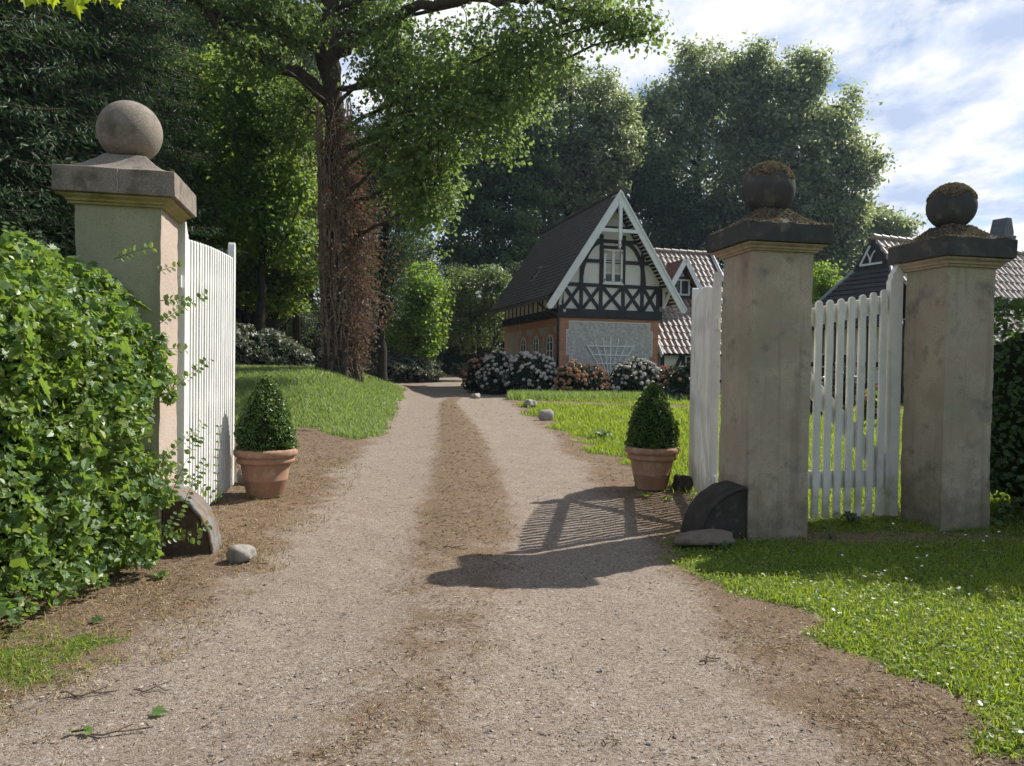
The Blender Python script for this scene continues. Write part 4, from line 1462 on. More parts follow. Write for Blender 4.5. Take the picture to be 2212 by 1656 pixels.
mb.bar((-.075, gw * .62, RH - GH * .82), (-.075, gw * .10, RH - .26), .06, .04, (1, 0, 0))
for sd in (-1, 1):
    pts = [(0, .0), (.03, .16), (.10, .30), (.19, .40)]
    for p, q in zip(pts[:-1], pts[1:]):
        mb.bar((-.08, sd * p[0] + .05, RH - GH * .78 + p[1]), (-.08, sd * q[0] + .05, RH - GH * .78 + q[1]), .035, .03, (1, 0, 0))
mb.build('gable_ornament', M['barge'], rh)
# hip plane
ho, hz_ = 1.45, RH - GH - 2.05
hwid = gw + 1.65
mb = MB()
nrow = 12
for i in range(nrow):
    t0, t1 = i / nrow, (i + 1) / nrow
    f = lambda t, up: [(-.05 - ho * t - up * .5, y * (gw + .05 + (hwid - gw) * t), RH - GH - 2.05 * t + up) for y in (-1, 1)]
    A0, B0 = f(t0, 0), f(t1, .04)
    C0 = f(t1, 0)
    mb.add([A0[0], A0[1], B0[1], B0[0], C0[1], C0[0]], [(0, 1, 2, 3), (3, 2, 4, 5)])
mb.build('hip_roof', M['hiproof'], rh)
for sd in (-1, 1):
    MB().tube([(-.04, sd * gw, RH - GH + .02), (-.05 - ho, sd * hwid, hz_ + .02)], .07, 6).build('hip_ridge', M['greymetal'], rh)
WX = -.9
mb = MB()
mb.box((WX, -RUN + .2, -.4), (Lr - .5, RUN - .3, hz_ + .25))
mb.build('wall', M['plaster'], rh)
mb = MB()
for k, y in enumerate(np.linspace(-RUN + .27, RUN - .38, 7)):
    mb.bar((WX - .02, y, -.3), (WX - .02, y, hz_ + .2), .15, .06, (1, 0, 0))
for z in (.55, 1.25, hz_ + .1):
    mb.bar((WX - .023, -RUN + .2, z), (WX - .023, RUN - .3, z), .15, .06, (1, 0, 0))
mb.bar((WX - .026, -1.7, .1), (WX - .026, -1.2, 1.2), .13, .06, (1, 0, 0))
mb.bar((WX - .026, 1.7, .1), (WX - .026, 1.2, 1.2), .13, .06, (1, 0, 0))
for k in range(7):
    x = .3 + k * 1.4
    mb.bar((x, -RUN + .18, -.3), (x, -RUN + .18, hz_ + .1), .15, .06, (0, 1, 0))
mb.build('timber_frame', M['timber'], rh)
for y in (-1.55, .05, 1.05):
    mb = MB()
    for yy in (y - .28, y, y + .28):
        mb.bar((WX - .06, yy, .75), (WX - .06, yy, 1.6), .05, .04, (1, 0, 0))
    for z in (.75, 1.17, 1.6):
        mb.bar((WX - .058, y - .3, z), (WX - .058, y + .3, z), .05, .04, (1, 0, 0))
    wn = mb.build('window', M['white'], rh)
    MB().box((WX - .045, y - .27, .75), (WX - .040, y + .27, 1.6)).build('pane', M['glass'], wn)
ch = MB()
ch.box((6.3, -.28, RH - .6), (6.85, .28, RH + .75))
ch.box((6.24, -.34, RH + .50), (6.91, .34, RH + .60))
ch.prism([(6.3, RH + .75), (6.85, RH + .75), (6.70, RH + 1.25), (6.45, RH + 1.25)], 'y', -.28, .28)
ch.build('chimney', M['chimneystone'], rh, bevel=.01)


# ------------------------------------------------------------------ lobed foliage
def lobes_px(L):
    out = []
    for px, py, z, rx, ry in L:
        c = P(px, py, z)
        out.append((np.array(c), np.array([rx * z / F, rx * z / F * .9, ry * z / F])))
    return out


def crown(lobes, ncl, nleaf, clr, lsize, shell=.55, droop=.25, upb=.5, flat=.65, low=.0):
    w = np.array([r[0] * r[2] for c, r in lobes])
    idx = RNG.choice(len(lobes), ncl, p=w / w.sum())
    cs = np.stack([l[0] for l in lobes])[idx]
    rs = np.stack([l[1] for l in lobes])[idx]
    d = rdir(ncl)
    rad = (shell + (1 - shell) * RNG.random(ncl) ** .6)
    # lumpy envelope
    lump = 1 + .16 * np.sin(3.1 * d[:, 0] * 2 + 5 * d[:, 2] + idx) + .10 * np.sin(7 * d[:, 1] + 6 * d[:, 2] + 2 * idx)
    cc = cs + d * rs * (rad * lump)[:, None]
    sz = clr * RNG.uniform(.55, 1.35, ncl)
    nl = np.maximum(3, (nleaf * (sz / clr) ** 2).astype(int))
    rep = np.repeat(np.arange(ncl), nl)
    n = len(rep)
    off = np.clip(RNG.normal(size=(n, 3)), -1.55, 1.55) * np.array([.55, .55, .55 * flat])
    C = cc[rep] + off * sz[rep][:, None]
    dd = d[rep]
    N = unit(dd * .35 + unit(off) * .6 + np.array([0, 0, upb]) + rdir(n) * .6)
    A = unit(rdir(n) + off * .8 + np.array([0, 0, -droop]))
    s = RNG.uniform(.7, 1.3, n) * lsize
    if low:
        k = C[:, 2] > low
        C, A, N, s = C[k], A[k], N[k], s[k]
    return C, A, N, s, cc


def limb(mb, pts, r0, r1, n=8, wob=.03):
    pts = [Vector(p) for p in pts]
    # catmull-rom resample
    out = []
    k = len(pts)
    for i in range(k - 1):
        p0, p1_, p2_, p3_ = pts[max(0, i - 1)], pts[i], pts[i + 1], pts[min(k - 1, i + 2)]
        for q in range(5):
            t = q / 5
            out.append(.5 * ((2 * p1_) + (p2_ - p0) * t + (2 * p0 - 5 * p1_ + 4 * p2_ - p3_) * t * t + (3 * p1_ - p0 - 3 * p2_ + p3_) * t ** 3))
    out.append(pts[-1])
    m = len(out)
    ln = (out[-1] - out[0]).length
    out = [p + Vector((random.gauss(0, 1), random.gauss(0, 1), random.gauss(0, .6))) * (wob * ln * .25 * (0 < i < m - 1)) for i, p in enumerate(out)]
    rad = [r0 + (r1 - r0) * (i / (m - 1)) ** .8 for i in range(m)]
    mb.tube(out, rad, n, rough=.06)
    return out


def branch_to(mb, trunk_pts, targets, r, n=5):
    for t in targets:
        t = Vector(t)
        best = min(trunk_pts, key=lambda p: (Vector((p.x - t.x, p.y - t.y, (p.z - t.z + 1.2 + .25 * (Vector((p.x, p.y)) - Vector((t.x, t.y))).length) * .9))).length)
        mid = best.lerp(t, .5) + Vector((random.uniform(-.3, .3), random.uniform(-.3, .3), random.uniform(-.1, .4)))
        limb(mb, [best, mid, t], r, r * .2, n)


def tree(name, label, trunk, r0, r1, lobes, ncl, nleaf, clr, lsize, lmat, bmat='barkdark', nbr=26, group=None, tmpl=T_RHOMB, cat='tree', droop=.25, br=.05, shell=.55, flat=.65, limbs=(), upb=.5):
    t0 = Vector(trunk[0])
    r = empty(name, t0, label, cat, 0, group)
    r.location = (0, 0, 0)
    mb = MB()
    tp = limb(mb, trunk, r0, r1, 10, .01)
    # flare
    for i in range(10):
        pass
    C, A, N, s, cc = crown(lobes, ncl, nleaf, clr, lsize, shell, droop, upb, flat, low=t0.z + .4)
    allp = list(tp)
    for l, a, b in limbs:
        allp += limb(mb, l, a, b, 9)
    for c, rr_ in lobes:
        allp += limb(mb, [min(tp, key=lambda p: (p - Vector(c)).length + abs(p.z - (c[2] - rr_[2] * .7)) * .8), Vector(c) * .55 + min(tp, key=lambda p: (p - Vector(c)).length) * .45 + Vector((0, 0, -.2 * rr_[2])), Vector(c) + Vector((0, 0, .3 * rr_[2]))], br * 1.6, br * .5, 7)
    if nbr:
        sel = RNG.choice(len(cc), min(nbr, len(cc)), replace=False)
        branch_to(mb, allp, [cc[i] for i in sel], br * .6)
    mb.build('trunk', M[bmat], r, smooth='all')
    leaves('crown', C, A, N, s, tmpl, M[lmat], r)
    return r


def basept(px, z, sink=.2):
    p = P(px, 800, z)
    return Vector((p.x, z, gz(p.x, z) - sink))


# big oak with dead ivy
OZ = 22.0
ob = basept(735, OZ)
oak_trunk = [ob, P(736, 740, OZ), P(733, 600, OZ), P(727, 400, OZ), P(722, 260, OZ), P(718, 150, OZ), P(712, 20, OZ), P(705, -150, OZ), P(720, -330, OZ)]
oak_lobes = lobes_px([(900, 300, 20.3, 130, 190), (1010, 200, 19.3, 130, 170), (1130, 110, 18.5, 120, 100), (1260, 45, 18.5, 110, 52), (1365, 45, 18.5, 62, 55), (1392, 80, 18.5, 30, 25),
                      (860, 120, 21.0, 110, 120), (770, 30, 23.6, 140, 80), (620, 50, 20.5, 110, 70), (500, 20, 20, 110, 55), (930, 440, 20.3, 75, 110), (1090, 220, 19.2, 80, 70), (650, 250, 25, 90, 110),
                      (720, -110, 22, 220, 80), (980, -80, 20, 200, 60), (1250, -50, 19, 120, 45), (420, -60, 20, 100, 50), (560, 120, 19.5, 70, 50)])
oak_limbs = [([P(722, 235, OZ), P(668, 170, 21.6), P(610, 150, 21), P(555, 122, 20.5), P(500, 92, 20), P(460, 45, 19.6), P(425, -20, 19.2)], .21, .08),
             ([P(590, 146, 21), P(545, 90, 20.6), P(490, 45, 20), P(430, 12, 19.5), P(380, -25, 19)], .12, .05),
             ([P(718, 190, OZ), P(690, 110, 21.8), P(655, 55, 21.4), P(615, 15, 21), P(580, -50, 20.5)], .22, .09),
             ([P(640, 38, 21.2), P(595, 45, 21), P(560, 10, 20.6), P(545, -30, 20.2)], .16, .06),
             ([P(722, 120, OZ), P(780, 75, 21.4), P(840, 42, 20.8), P(905, 15, 20.2), P(1000, 2, 19.6), P(1090, 2, 19.2), P(1180, 4, 18.9), P(1245, 28, 18.7), P(1320, 60, 18.5)], .19, .04),
             ([P(1090, 3, 19.2), P(1104, 40, 19.1), P(1108, 90, 19.0), P(1112, 150, 19.0), P(1150, 200, 19.2)], .07, .025),
             ([P(722, 330, OZ), P(790, 300, 21.2), P(860, 250, 20.6), P(930, 230, 20)], .12, .03),
             ([P(724, 420, OZ), P(790, 430, 21.3), P(850, 400, 20.7), P(940, 400, 20.2)], .09, .02)]
oak = tree('oak_tree', 'huge old oak wrapped in dead brown ivy on the grass bank', oak_trunk, .43, .18, oak_lobes, 1500, 34, .50, .125, 'oakleaf', 'bark', 90,
           tmpl=T_WIDE, cat='tree', limbs=oak_limbs, droop=.4, br=.045, shell=.15, flat=.38)
# root flare and dead ivy on the trunk
mb = MB()
for k in range(9):
    a = 2 * PI * k / 9 + .3
    d = Vector((math.cos(a), math.sin(a), 0))
    e = ob + d * random.uniform(.62, .88)
    e.z = gz(e.x, e.y) - .08
    limb(mb, [ob + Vector((0, 0, 1.9)) + d * .30, ob + Vector((0, 0, .9)) + d * .42, e], .17, .07, 8, .02)
mb.build('root_flare', M['bark'], oak, smooth='all')
mb = MB()
ax = [Vector(p) for p in oak_trunk]
C = []


def axis_at(z):
    for a, b in zip(ax[:-1], ax[1:]):
        if a.z <= z <= b.z:
            return a.lerp(b, (z - a.z) / (b.z - a.z))
    return ax[0].copy()


for k in range(230):
    a = random.uniform(0, 2 * PI)
    z = random.uniform(.1, 4.6) + ob.z
    ln = random.uniform(1.5, 5)
    pts = []
    st = random.uniform(.015, .10)
    for i in range(14):
        zz = z + ln * i / 13
        if zz > ob.z + 8.3:
            break
        c0 = axis_at(zz)
        rr = .44 + st + .03 * math.sin(zz * 5 + k)
        a += random.gauss(0, .10)
        pts.append(c0 + Vector((math.cos(a) * rr, math.sin(a) * rr, 0)))
    if len(pts) > 3:
        r0 = random.uniform(.008, .028)
        mb.tube(pts, [r0 * (1 - .5 * i / len(pts)) for i in range(len(pts))], 5, cap=False)
# side twigs
for k in range(1700):
    z = ob.z + random.random() ** .8 * 7.6 + .15
    c0 = axis_at(z)
    a = random.gauss(-.25, 1.1) if random.random() < .75 else random.uniform(0, 2 * PI)
    out = Vector((math.cos(a), math.sin(a) * .9, 0))
    bul = 1.0 if random.random() < .45 else .35
    hz = (z - ob.z)
    ln = random.uniform(.18, .55) + bul * .9 * max(0, math.sin(PI * min(1, max(0, (hz - .8) / 5.6)))) * max(0, math.cos(a + .2)) * random.random()
    p = c0 + out * .42
    pts = [p]
    d = (out + Vector((random.gauss(0, .5), random.gauss(0, .5), random.gauss(.1, .6)))).normalized()
    for i in range(5):
        d = (d + Vector((random.gauss(0, .35), random.gauss(0, .35), random.gauss(-.08, .35)))).normalized()
        pts.append(pts[-1] + d * ln / 4)
    mb.tube(pts, [.010 * (1 - i / 7) for i in range(6)], 4, cap=False)
    for q in pts[1:]:
        if ln > .45:
            for _ in range(2):
                C.append(q + Vector((random.gauss(0, .07), random.gauss(0, .07), random.gauss(0, .07))))
mb.build('dead_ivy', M['vine'], oak)
C = np.array([tuple(c) for c in C])
# bulk of withered leaves on the right
m_ = 1500
hh_ = RNG.uniform(.6, 6.4, m_)
ra = .40 + RNG.random(m_) ** .7 * (1.45 * np.sin(PI * np.clip((hh_ - .5) / 6.1, 0, 1)) ** .8 + .12) * (.8 + .35 * np.sin(hh_ * 4.1))
an = RNG.normal(-.15, .62, m_)
cx0 = np.array([tuple(axis_at(ob.z + h)) for h in hh_])
C2 = cx0 + np.stack([ra * np.cos(an), ra * np.sin(an), RNG.normal(0, .05, m_)], 1)
C = np.concatenate([C, C2])
n = len(C)
leaves('withered_leaves', C, unit(rdir(n) + [0, 0, -.6]), rdir(n), RNG.uniform(.05, .11, n), T_WIDE, M['deadleaf'], oak)

# ------------------------------------------------------------------ spruces on the left
def spruce_mesh(hh, rad, clear, seed):
    rr = random.Random(seed)
    tr_ = MB()
    tr_.tube([(0, 0, -.3), (0, 0, hh * .5), (0.05, 0, hh)], [.22, .14, .02], 9, rough=.05)
    C, A, N, Sz = [], [], [], []
    z = clear
    while z < hh - .3:
        t = (z - clear) / (hh - clear)
        nb = rr.randint(5, 7)
        a0 = rr.uniform(0, 6.28)
        for k in range(nb):
            a = a0 + 6.28 * k / nb + rr.uniform(-.3, .3)
            ln = rad * (1 - t) ** .75 * rr.uniform(.7, 1.1) + .25
            if t < .08:
                ln *= rr.uniform(.3, .9)
            d = Vector((math.cos(a), math.sin(a), 0))
            st = max(4, int(ln / .22))
            pts = []
            for i in range(st + 1):
                q = i / st
                pts.append(Vector((0, 0, z)) + d * (ln * q) + Vector((0, 0, -.30 * ln * q + .18 * ln * q * q * q - .1 * ln * q * q)))
            tr_.tube(pts[::2] + ([pts[-1]] if st % 2 else []), .018, 4, cap=False)
            side = d.cross(Vector((0, 0, 1)))
            for i in range(1, st + 1):
                q = i / st
                if q < .18:
                    continue
                for sd in (-1, 1):
                    for _ in range(2):
                        l2 = (.30 + .45 * (1 - q)) * rr.uniform(.6, 1.15)
                        dr = (side * sd * rr.uniform(.5, 1) + d * .55 + Vector((0, 0, rr.uniform(-1.1, -.15)))).normalized()
                        C.append(pts[i] + dr * l2 * .5)
                        A.append(dr)
                        N.append(Vector((rr.uniform(-.5, .5), rr.uniform(-.5, .5), .8)))
                        Sz.append(l2)
        z += rr.uniform(.30, .48)
    return tr_, np.array(C), np.array(A), np.array(N), np.array(Sz)


def spruce_proto(hh, rad, clear, seed, label):
    r = empty('spruce_tree', (0, 0, 0), label, 'tree', 0, 'spruces in the wood behind the left gate pillar')
    tr_, C, A, N, Sz = spruce_mesh(hh, rad, clear, seed)
    # split every spray into slimmer sub-sprays
    n = len(C)
    k = 5
    C2 = np.repeat(C, k, 0) + RNG.normal(0, .10, (n * k, 3))
    A2 = unit(np.repeat(A, k, 0) + RNG.normal(0, .35, (n * k, 3)))
    N2 = unit(np.repeat(N, k, 0) + RNG.normal(0, .5, (n * k, 3)))
    tr_.build('trunk', M['sprucebark'], r, smooth='all')
    leaves('crown', C2, A2, N2, np.repeat(Sz, k) * RNG.uniform(.3, .62, n * k), T_NEEDLE, M['needle'], r)
    return r


SP_L = 'dark spruce standing in the wood behind the left gate pillar'
spA = spruce_proto(19, 3.1, 2.6, 1, SP_L)
spB = spruce_proto(21, 3.6, 3.6, 2, SP_L)
first = {id(spA): True, id(spB): True}
for i, (px, z, sc, pr) in enumerate([(35, 17.5, .95, spB), (-90, 15.5, 1, spA), (165, 19.5, .95, spA), (235, 22, .9, spB), (385, 39, 1.1, spA), (100, 25, 1.1, spA), (230, 28, 1.1, spB),
                                     (-20, 27, 1.1, spB), (350, 32, 1.15, spA), (470, 52, 1.3, spB), (60, 36, 1.2, spA), (-160, 24, 1.1, spB), (180, 40, 1.2, spB), (420, 44, 1.3, spA), (290, 46, 1.3, spB), (540, 48, 1.3, spA), (10, 48, 1.3, spB)]):
    o = pr if first.pop(id(pr), None) else copy_tree(pr)
    b = basept(px, z)
    o.location = b
    o.scale = (sc, sc, sc)
    o.rotation_euler = (0, 0, i * 1.9)

spC = empty('pine_tree', (0, 0, 0), 'tall pine with a bare dark trunk in the shade between the gate and the oak', 'tree', 0, 'bare trunked pines between the gate and the oak')
tr_, C, A, N, Sz = spruce_mesh(20, 2.6, 7.2, 7)
n = len(C)
tr_.build('trunk', M['barkdark'], spC, smooth='all')
leaves('crown', np.repeat(C, 4, 0) + RNG.normal(0, .1, (n * 4, 3)), unit(np.repeat(A, 4, 0) + RNG.normal(0, .35, (n * 4, 3))), unit(np.repeat(N, 4, 0) + RNG.normal(0, .5, (n * 4, 3))),
       np.repeat(Sz, 4) * RNG.uniform(.3, .6, n * 4), T_NEEDLE, M['needle'], spC)
for i, (px, z, sc) in enumerate([(553, 33, 1.0), (579, 36, 1.1), (612, 39, 1.0), (640, 35, .9), (530, 41, 1.1), (668, 42, 1.05), (596, 45, 1.2), (655, 50, 1.2), (510, 46, 1.1)]):
    o = spC if i == 0 else copy_tree(spC)
    o.location = basept(px, z)
    o.scale = (sc, sc, sc)
    o.rotation_euler = (0, 0, i * 2.1)

# spruce to the right of the oak, its bare trunk in front of the far bushes
b = basept(826, 30)
rsp = tree('spruce_tree', 'dark tree with a bare straight trunk just right of the ivy covered oak', [b, P(825, 700, 30), P(828, 560, 30), P(840, 300, 30), P(845, 100, 30)], .20, .10,
           lobes_px([(855, 520, 30, 45, 80), (835, 600, 30, 45, 45), (880, 430, 30, 45, 80), (830, 420, 31, 60, 80), (860, 300, 31, 70, 90), (850, 655, 30, 22, 35), (840, 150, 31, 60, 90)]), 520, 34, .45, .17, 'needle', 'barkdark', 20, tmpl=T_NEEDLE, droop=.7)

# broadleaf trees between the spruces and the oak
for i, (px, z, lob, top) in enumerate([
        (566, 27, [(560, 250, 27, 80, 90), (510, 340, 27, 70, 70), (600, 380, 27, 70, 90), (550, 480, 27, 80, 70), (610, 200, 27, 60, 70), (520, 160, 27, 60, 60), (625, 520, 27, 45, 60)], 120),
        (598, 31, [(630, 440, 31, 60, 110), (580, 560, 31, 70, 60), (655, 570, 31, 45, 60), (520, 590, 31, 40, 60), (640, 280, 31, 60, 80), (600, 640, 31, 50, 40)], 200),
        (462, 30, [(470, 420, 30, 65, 90), (445, 280, 30, 70, 90), (500, 520, 30, 45, 60), (425, 520, 30, 55, 80), (470, 640, 30, 40, 50), (400, 400, 30, 50, 80), (480, 170, 30, 60, 70), (390, 180, 30.5, 45, 80)], 160)]):
    tree('maple_tree', ['sunlit broadleaf tree with a forked trunk left of the big oak', 'broadleaf tree close behind the ivy covered oak trunk', 'broadleaf tree above the end of the sunlit gate leaf'][i],
         [basept(px, z), P(px - 2, 650, z), P(px + 4, 500, z), P(px + 14, 350, z), P(px + 30, top, z)], .20, .05, lobes_px(lob), 640, 28, .46, .16, ['midleaf', 'midleaf', 'midleaf'][i], 'barkdark', 40, droop=.3, tmpl=T_WIDE, br=.05,
         group='broadleaf trees left of the oak')

# bright shrub trees and small round tree left of the lodge
tree('young_beech', 'bright yellow green young tree between the oak and the lodge', [basept(900, 38), P(902, 700, 38), P(900, 600, 38)], .12, .04,
     lobes_px([(905, 620, 38, 40, 60), (925, 690, 38, 40, 60), (870, 720, 38, 35, 45), (890, 660, 38, 45, 60), (940, 640, 39, 30, 50), (915, 750, 38, 35, 30)]), 330, 30, .45, .16, 'brightleaf', 'barkdark', 16, tmpl=T_WIDE)
tree('ornamental_tree', 'small round multi stemmed tree with pale leaves beside the lodge roof', [basept(1035, 41), P(1035, 770, 41), P(1032, 700, 41)], .14, .06,
     lobes_px([(1025, 640, 41, 70, 62), (1070, 650, 41, 45, 55), (985, 690, 41, 42, 55), (1040, 710, 41, 60, 45), (1000, 610, 41, 30, 30), (1060, 600, 41, 35, 25)]), 480, 26, .44, .18, 'paleleaf', 'barkdark', 36, tmpl=T_RHOMB, br=.05,
     limbs=[([basept(1030, 41), P(1000, 750, 41), P(970, 690, 41)], .08, .03), ([basept(1040, 41), P(1065, 750, 41), P(1085, 690, 41)], .08, .03), ([basept(1036, 41), P(1022, 750, 41), P(1010, 640, 41)], .08, .03)])

# tall trees behind the lodge
tree('tall_beech', 'tall dark beech with a straight trunk behind the left end of the lodge roof', [basept(1046, 52), P(1046, 600, 52), P(1047, 430, 52), P(1050, 250, 52), P(1055, 80, 52)], .30, .08,
     lobes_px([(1045, 300, 52, 95, 110), (1000, 420, 52, 65, 80), (1100, 430, 52, 75, 80), (1020, 520, 52, 55, 60), (1110, 540, 52, 60, 60), (1060, 180, 52, 80, 90), (975, 530, 52, 28, 40), (1150, 300, 52, 60, 90)]), 1100, 30, .80, .31, 'darkleaf', 'barkdark', 50, br=.08, flat=.35)
tree('tall_beech', 'dark beech rising behind the middle of the lodge roof', [basept(1225, 55), P(1225, 600, 55), P(1228, 400, 55), P(1235, 200, 55)], .35, .08,
     lobes_px([(1230, 250, 55, 95, 110), (1180, 380, 55, 70, 80), (1290, 350, 55, 75, 90), (1220, 470, 55, 80, 70), (1310, 230, 55, 55, 70), (1290, 470, 55, 60, 60), (1340, 300, 55, 40, 60), (1170, 520, 54, 60, 50), (1190, 160, 55, 60, 60)]), 1200, 30, .85, .32, 'farleaf', 'barkdark', 50, br=.08, flat=.4)
R1 = [(1388, 300, 63, 46, 90), (1625, 330, 63, 60, 85), (1520, 160, 63, 55, 65), (1460, 250, 63, 70, 80), (1560, 230, 63, 80, 90), (1410, 330, 63, 60, 80), (1500, 380, 63, 100, 110), (1600, 180, 63, 40, 50), (1420, 470, 63, 60, 80), (1530, 500, 63, 90, 70), (1480, 130, 63, 25, 30), (1595, 135, 63, 14, 30), (1390, 260, 63, 25, 40)]
R2 = [(1680, 230, 62, 70, 80), (1735, 175, 62, 40, 63), (1720, 330, 62, 95, 100), (1800, 320, 62, 60, 80), (1838, 235, 62, 22, 36), (1830, 400, 62, 50, 80), (1790, 500, 62, 75, 70), (1690, 450, 62, 90, 90), (1660, 560, 62, 90, 60), (1760, 580, 62, 80, 60), (1885, 350, 62, 20, 26), (1760, 148, 62, 22, 26), (1640, 150, 62, 30, 63)]
tree('broad_beech', 'huge round topped beech with spreading limbs right of the lodge gable', [basept(1500, 63), P(1502, 600, 63), P(1505, 450, 63), P(1512, 300, 63), P(1520, 180, 63)], .58, .10,
     lobes_px(R1), 1700, 30, .95, .36, 'farleaf', 'barkdark', 80, br=.12)
tree('broad_beech', 'huge round topped beech behind the ball of the mossy gate pillar', [basept(1700, 62), P(1700, 620, 62), P(1702, 480, 62), P(1712, 330, 62), P(1735, 200, 62)], .58, .10,
     lobes_px(R2), 2000, 30, .95, .36, 'farleaf', 'barkdark', 90, br=.12,
     limbs=[([P(1702, 480, 62), P(1760, 400, 61), P(1810, 340, 61)], .24, .06), ([P(1702, 560, 62), P(1770, 490, 61), P(1830, 440, 61)], .2, .06)])
tree('low_beech', 'lower grey green tree above the farmhouse ridge', [basept(1905, 64), P(1905, 640, 64), P(1910, 540, 64)], .25, .08,
     lobes_px([(1890, 490, 64, 45, 45), (1935, 495, 64, 35, 25), (1850, 540, 64, 50, 50), (1900, 560, 64, 60, 40), (1830, 600, 64, 50, 40), (1960, 490, 64, 14, 12)]), 560, 24, .75, .34, 'farleaf', 'barkdark', 20)
tree('young_beech', 'fresh green bush tree beside the hipped farmhouse, seen over the picket gate', [basept(1775, 29), P(1775, 720, 29), P(1775, 660, 29)], .10, .04,
     lobes_px([(1775, 610, 29, 30, 40), (1760, 660, 29, 35, 50), (1795, 640, 29, 22, 35)]), 120, 28, .36, .14, 'brightleaf', 'barkdark', 10)

lob = [(np.array(c_), np.array([r_, r_, r_ * .55])) for c_, r_ in (((7.95, 9.75, 6.4), .7), ((8.6, 9.45, 6.4), .8), ((9.4, 9.2, 6.3), .9), ((10.2, 9.1, 6.2), .95), ((8.9, 10.0, 7.0), .9))]
tree('garden_tree', 'tree just beyond the right edge whose shade falls across the daisy lawn', [Vector((9.3, 9.3, -.2)), Vector((9.25, 9.2, 2.5)), Vector((9.2, 9.0, 6.2))], .16, .06, lob, 420, 26, .40, .13, 'midleaf', 'barkdark', 20, tmpl=T_WIDE, shell=.2)

# shared wood behind: three kinds copied
def wood_proto(label, seed, lmat):
    rg = np.random.default_rng(seed)
    lob = []
    for k in range(11):
        a = rg.uniform(0, 6.28)
        z = rg.uniform(3.2, 15)
        rr = rg.uniform(.5, 2.6) * (1 - abs(z - 8) / 14)
        lob.append((np.array([rr * math.cos(a), rr * math.sin(a), z]), np.array([1.9, 1.9, 1.7]) * rg.uniform(.8, 1.2)))
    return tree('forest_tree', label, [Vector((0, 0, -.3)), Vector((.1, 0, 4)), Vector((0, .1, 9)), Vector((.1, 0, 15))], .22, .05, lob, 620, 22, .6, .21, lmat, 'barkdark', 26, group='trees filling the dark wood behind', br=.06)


WL = 'shaded tree in the dark wood far behind the drive'
wA, wB = wood_proto(WL, 5, 'woodleaf'), wood_proto(WL, 9, 'woodleaf')
first = {id(wA): True, id(wB): True}
wl = []
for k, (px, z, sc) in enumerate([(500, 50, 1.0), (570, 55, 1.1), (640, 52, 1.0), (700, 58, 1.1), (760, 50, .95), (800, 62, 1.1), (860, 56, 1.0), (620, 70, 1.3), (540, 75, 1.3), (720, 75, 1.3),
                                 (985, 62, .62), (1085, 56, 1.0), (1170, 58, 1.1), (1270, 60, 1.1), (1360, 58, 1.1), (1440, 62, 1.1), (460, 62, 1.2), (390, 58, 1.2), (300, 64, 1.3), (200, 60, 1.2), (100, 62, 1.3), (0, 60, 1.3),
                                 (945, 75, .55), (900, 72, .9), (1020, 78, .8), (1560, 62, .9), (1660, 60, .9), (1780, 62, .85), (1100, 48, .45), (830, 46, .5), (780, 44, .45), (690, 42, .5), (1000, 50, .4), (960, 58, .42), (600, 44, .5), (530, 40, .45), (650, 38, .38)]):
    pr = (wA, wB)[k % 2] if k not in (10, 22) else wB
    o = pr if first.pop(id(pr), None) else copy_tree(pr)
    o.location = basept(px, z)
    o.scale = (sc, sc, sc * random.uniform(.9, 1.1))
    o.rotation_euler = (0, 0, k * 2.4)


sh0 = None
for k, px in enumerate([300, 420, 500, 560, 640, 700, 770, 830, 890, 945, 985, 1030, 1090, 1200, 1330, 1450, 1600, 1750, 1900, 2050, 2250]):
    zz_ = 58 + 7 * math.sin(k * 2.3)
    if sh0 is None:
        sh0 = empty('forest_shrub', (0, 0, 0), 'dense shrub in the dark undergrowth at the far edge of the wood', 'bush', 0, 'undergrowth at the far edge of the wood')
        lob = [(np.array([x_, y_, z_]), np.array([r__, r__, r__ * .9])) for x_, y_, z_, r__ in ((0, 0, 1.6, 1.7), (1.6, .2, 1.3, 1.4), (-1.5, .1, 1.4, 1.5), (.5, -.3, 2.9, 1.2), (-.7, .2, 2.7, 1.2))]
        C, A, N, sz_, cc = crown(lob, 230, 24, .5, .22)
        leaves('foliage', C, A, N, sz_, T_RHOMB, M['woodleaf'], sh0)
        mb = MB()
        for c_, r_ in lob:
            mb.tube([(c_[0] * .3, 0, -.2), (c_[0] * .7, c_[1], c_[2] * .5), tuple(c_)], .05, 5)
        mb.build('stem', M['barkdark'], sh0)
        o = sh0
    else:
        o = copy_tree(sh0)
    o.location = basept(px, zz_)
    o.rotation_euler = (0, 0, k * 1.3)
    sc = 1.0 + .35 * math.sin(k * 1.7)
    o.scale = (sc * 1.1, sc, sc)

# ------------------------------------------------------------------ rhododendrons and bushes
_ball = MB()
_ball.lathe([(math.cos(a), math.sin(a)) for a in np.linspace(-PI / 2 + .05, PI / 2 - .05, 5)], 7)


def truss_mesh(name, mat):
    n = 26
    d = rdir(n)
    d[:, 2] = np.abs(d[:, 2]) * 1.0 - .15
    d = unit(d)
    V, Fl = leafgeo(d * .055, unit(np.cross(d, rdir(n))), unit(d + rdir(n) * .25), np.full(n, .075), T_WIDE, 1.2)
    o = fastmesh(name, V, Fl, mat)
    me = o.data
    bpy.data.objects.remove(o)
    return me


TW, TO = truss_mesh('blossom_white', M['whiteblossom']), truss_mesh('blossom_orange', M['orangeblossom'])


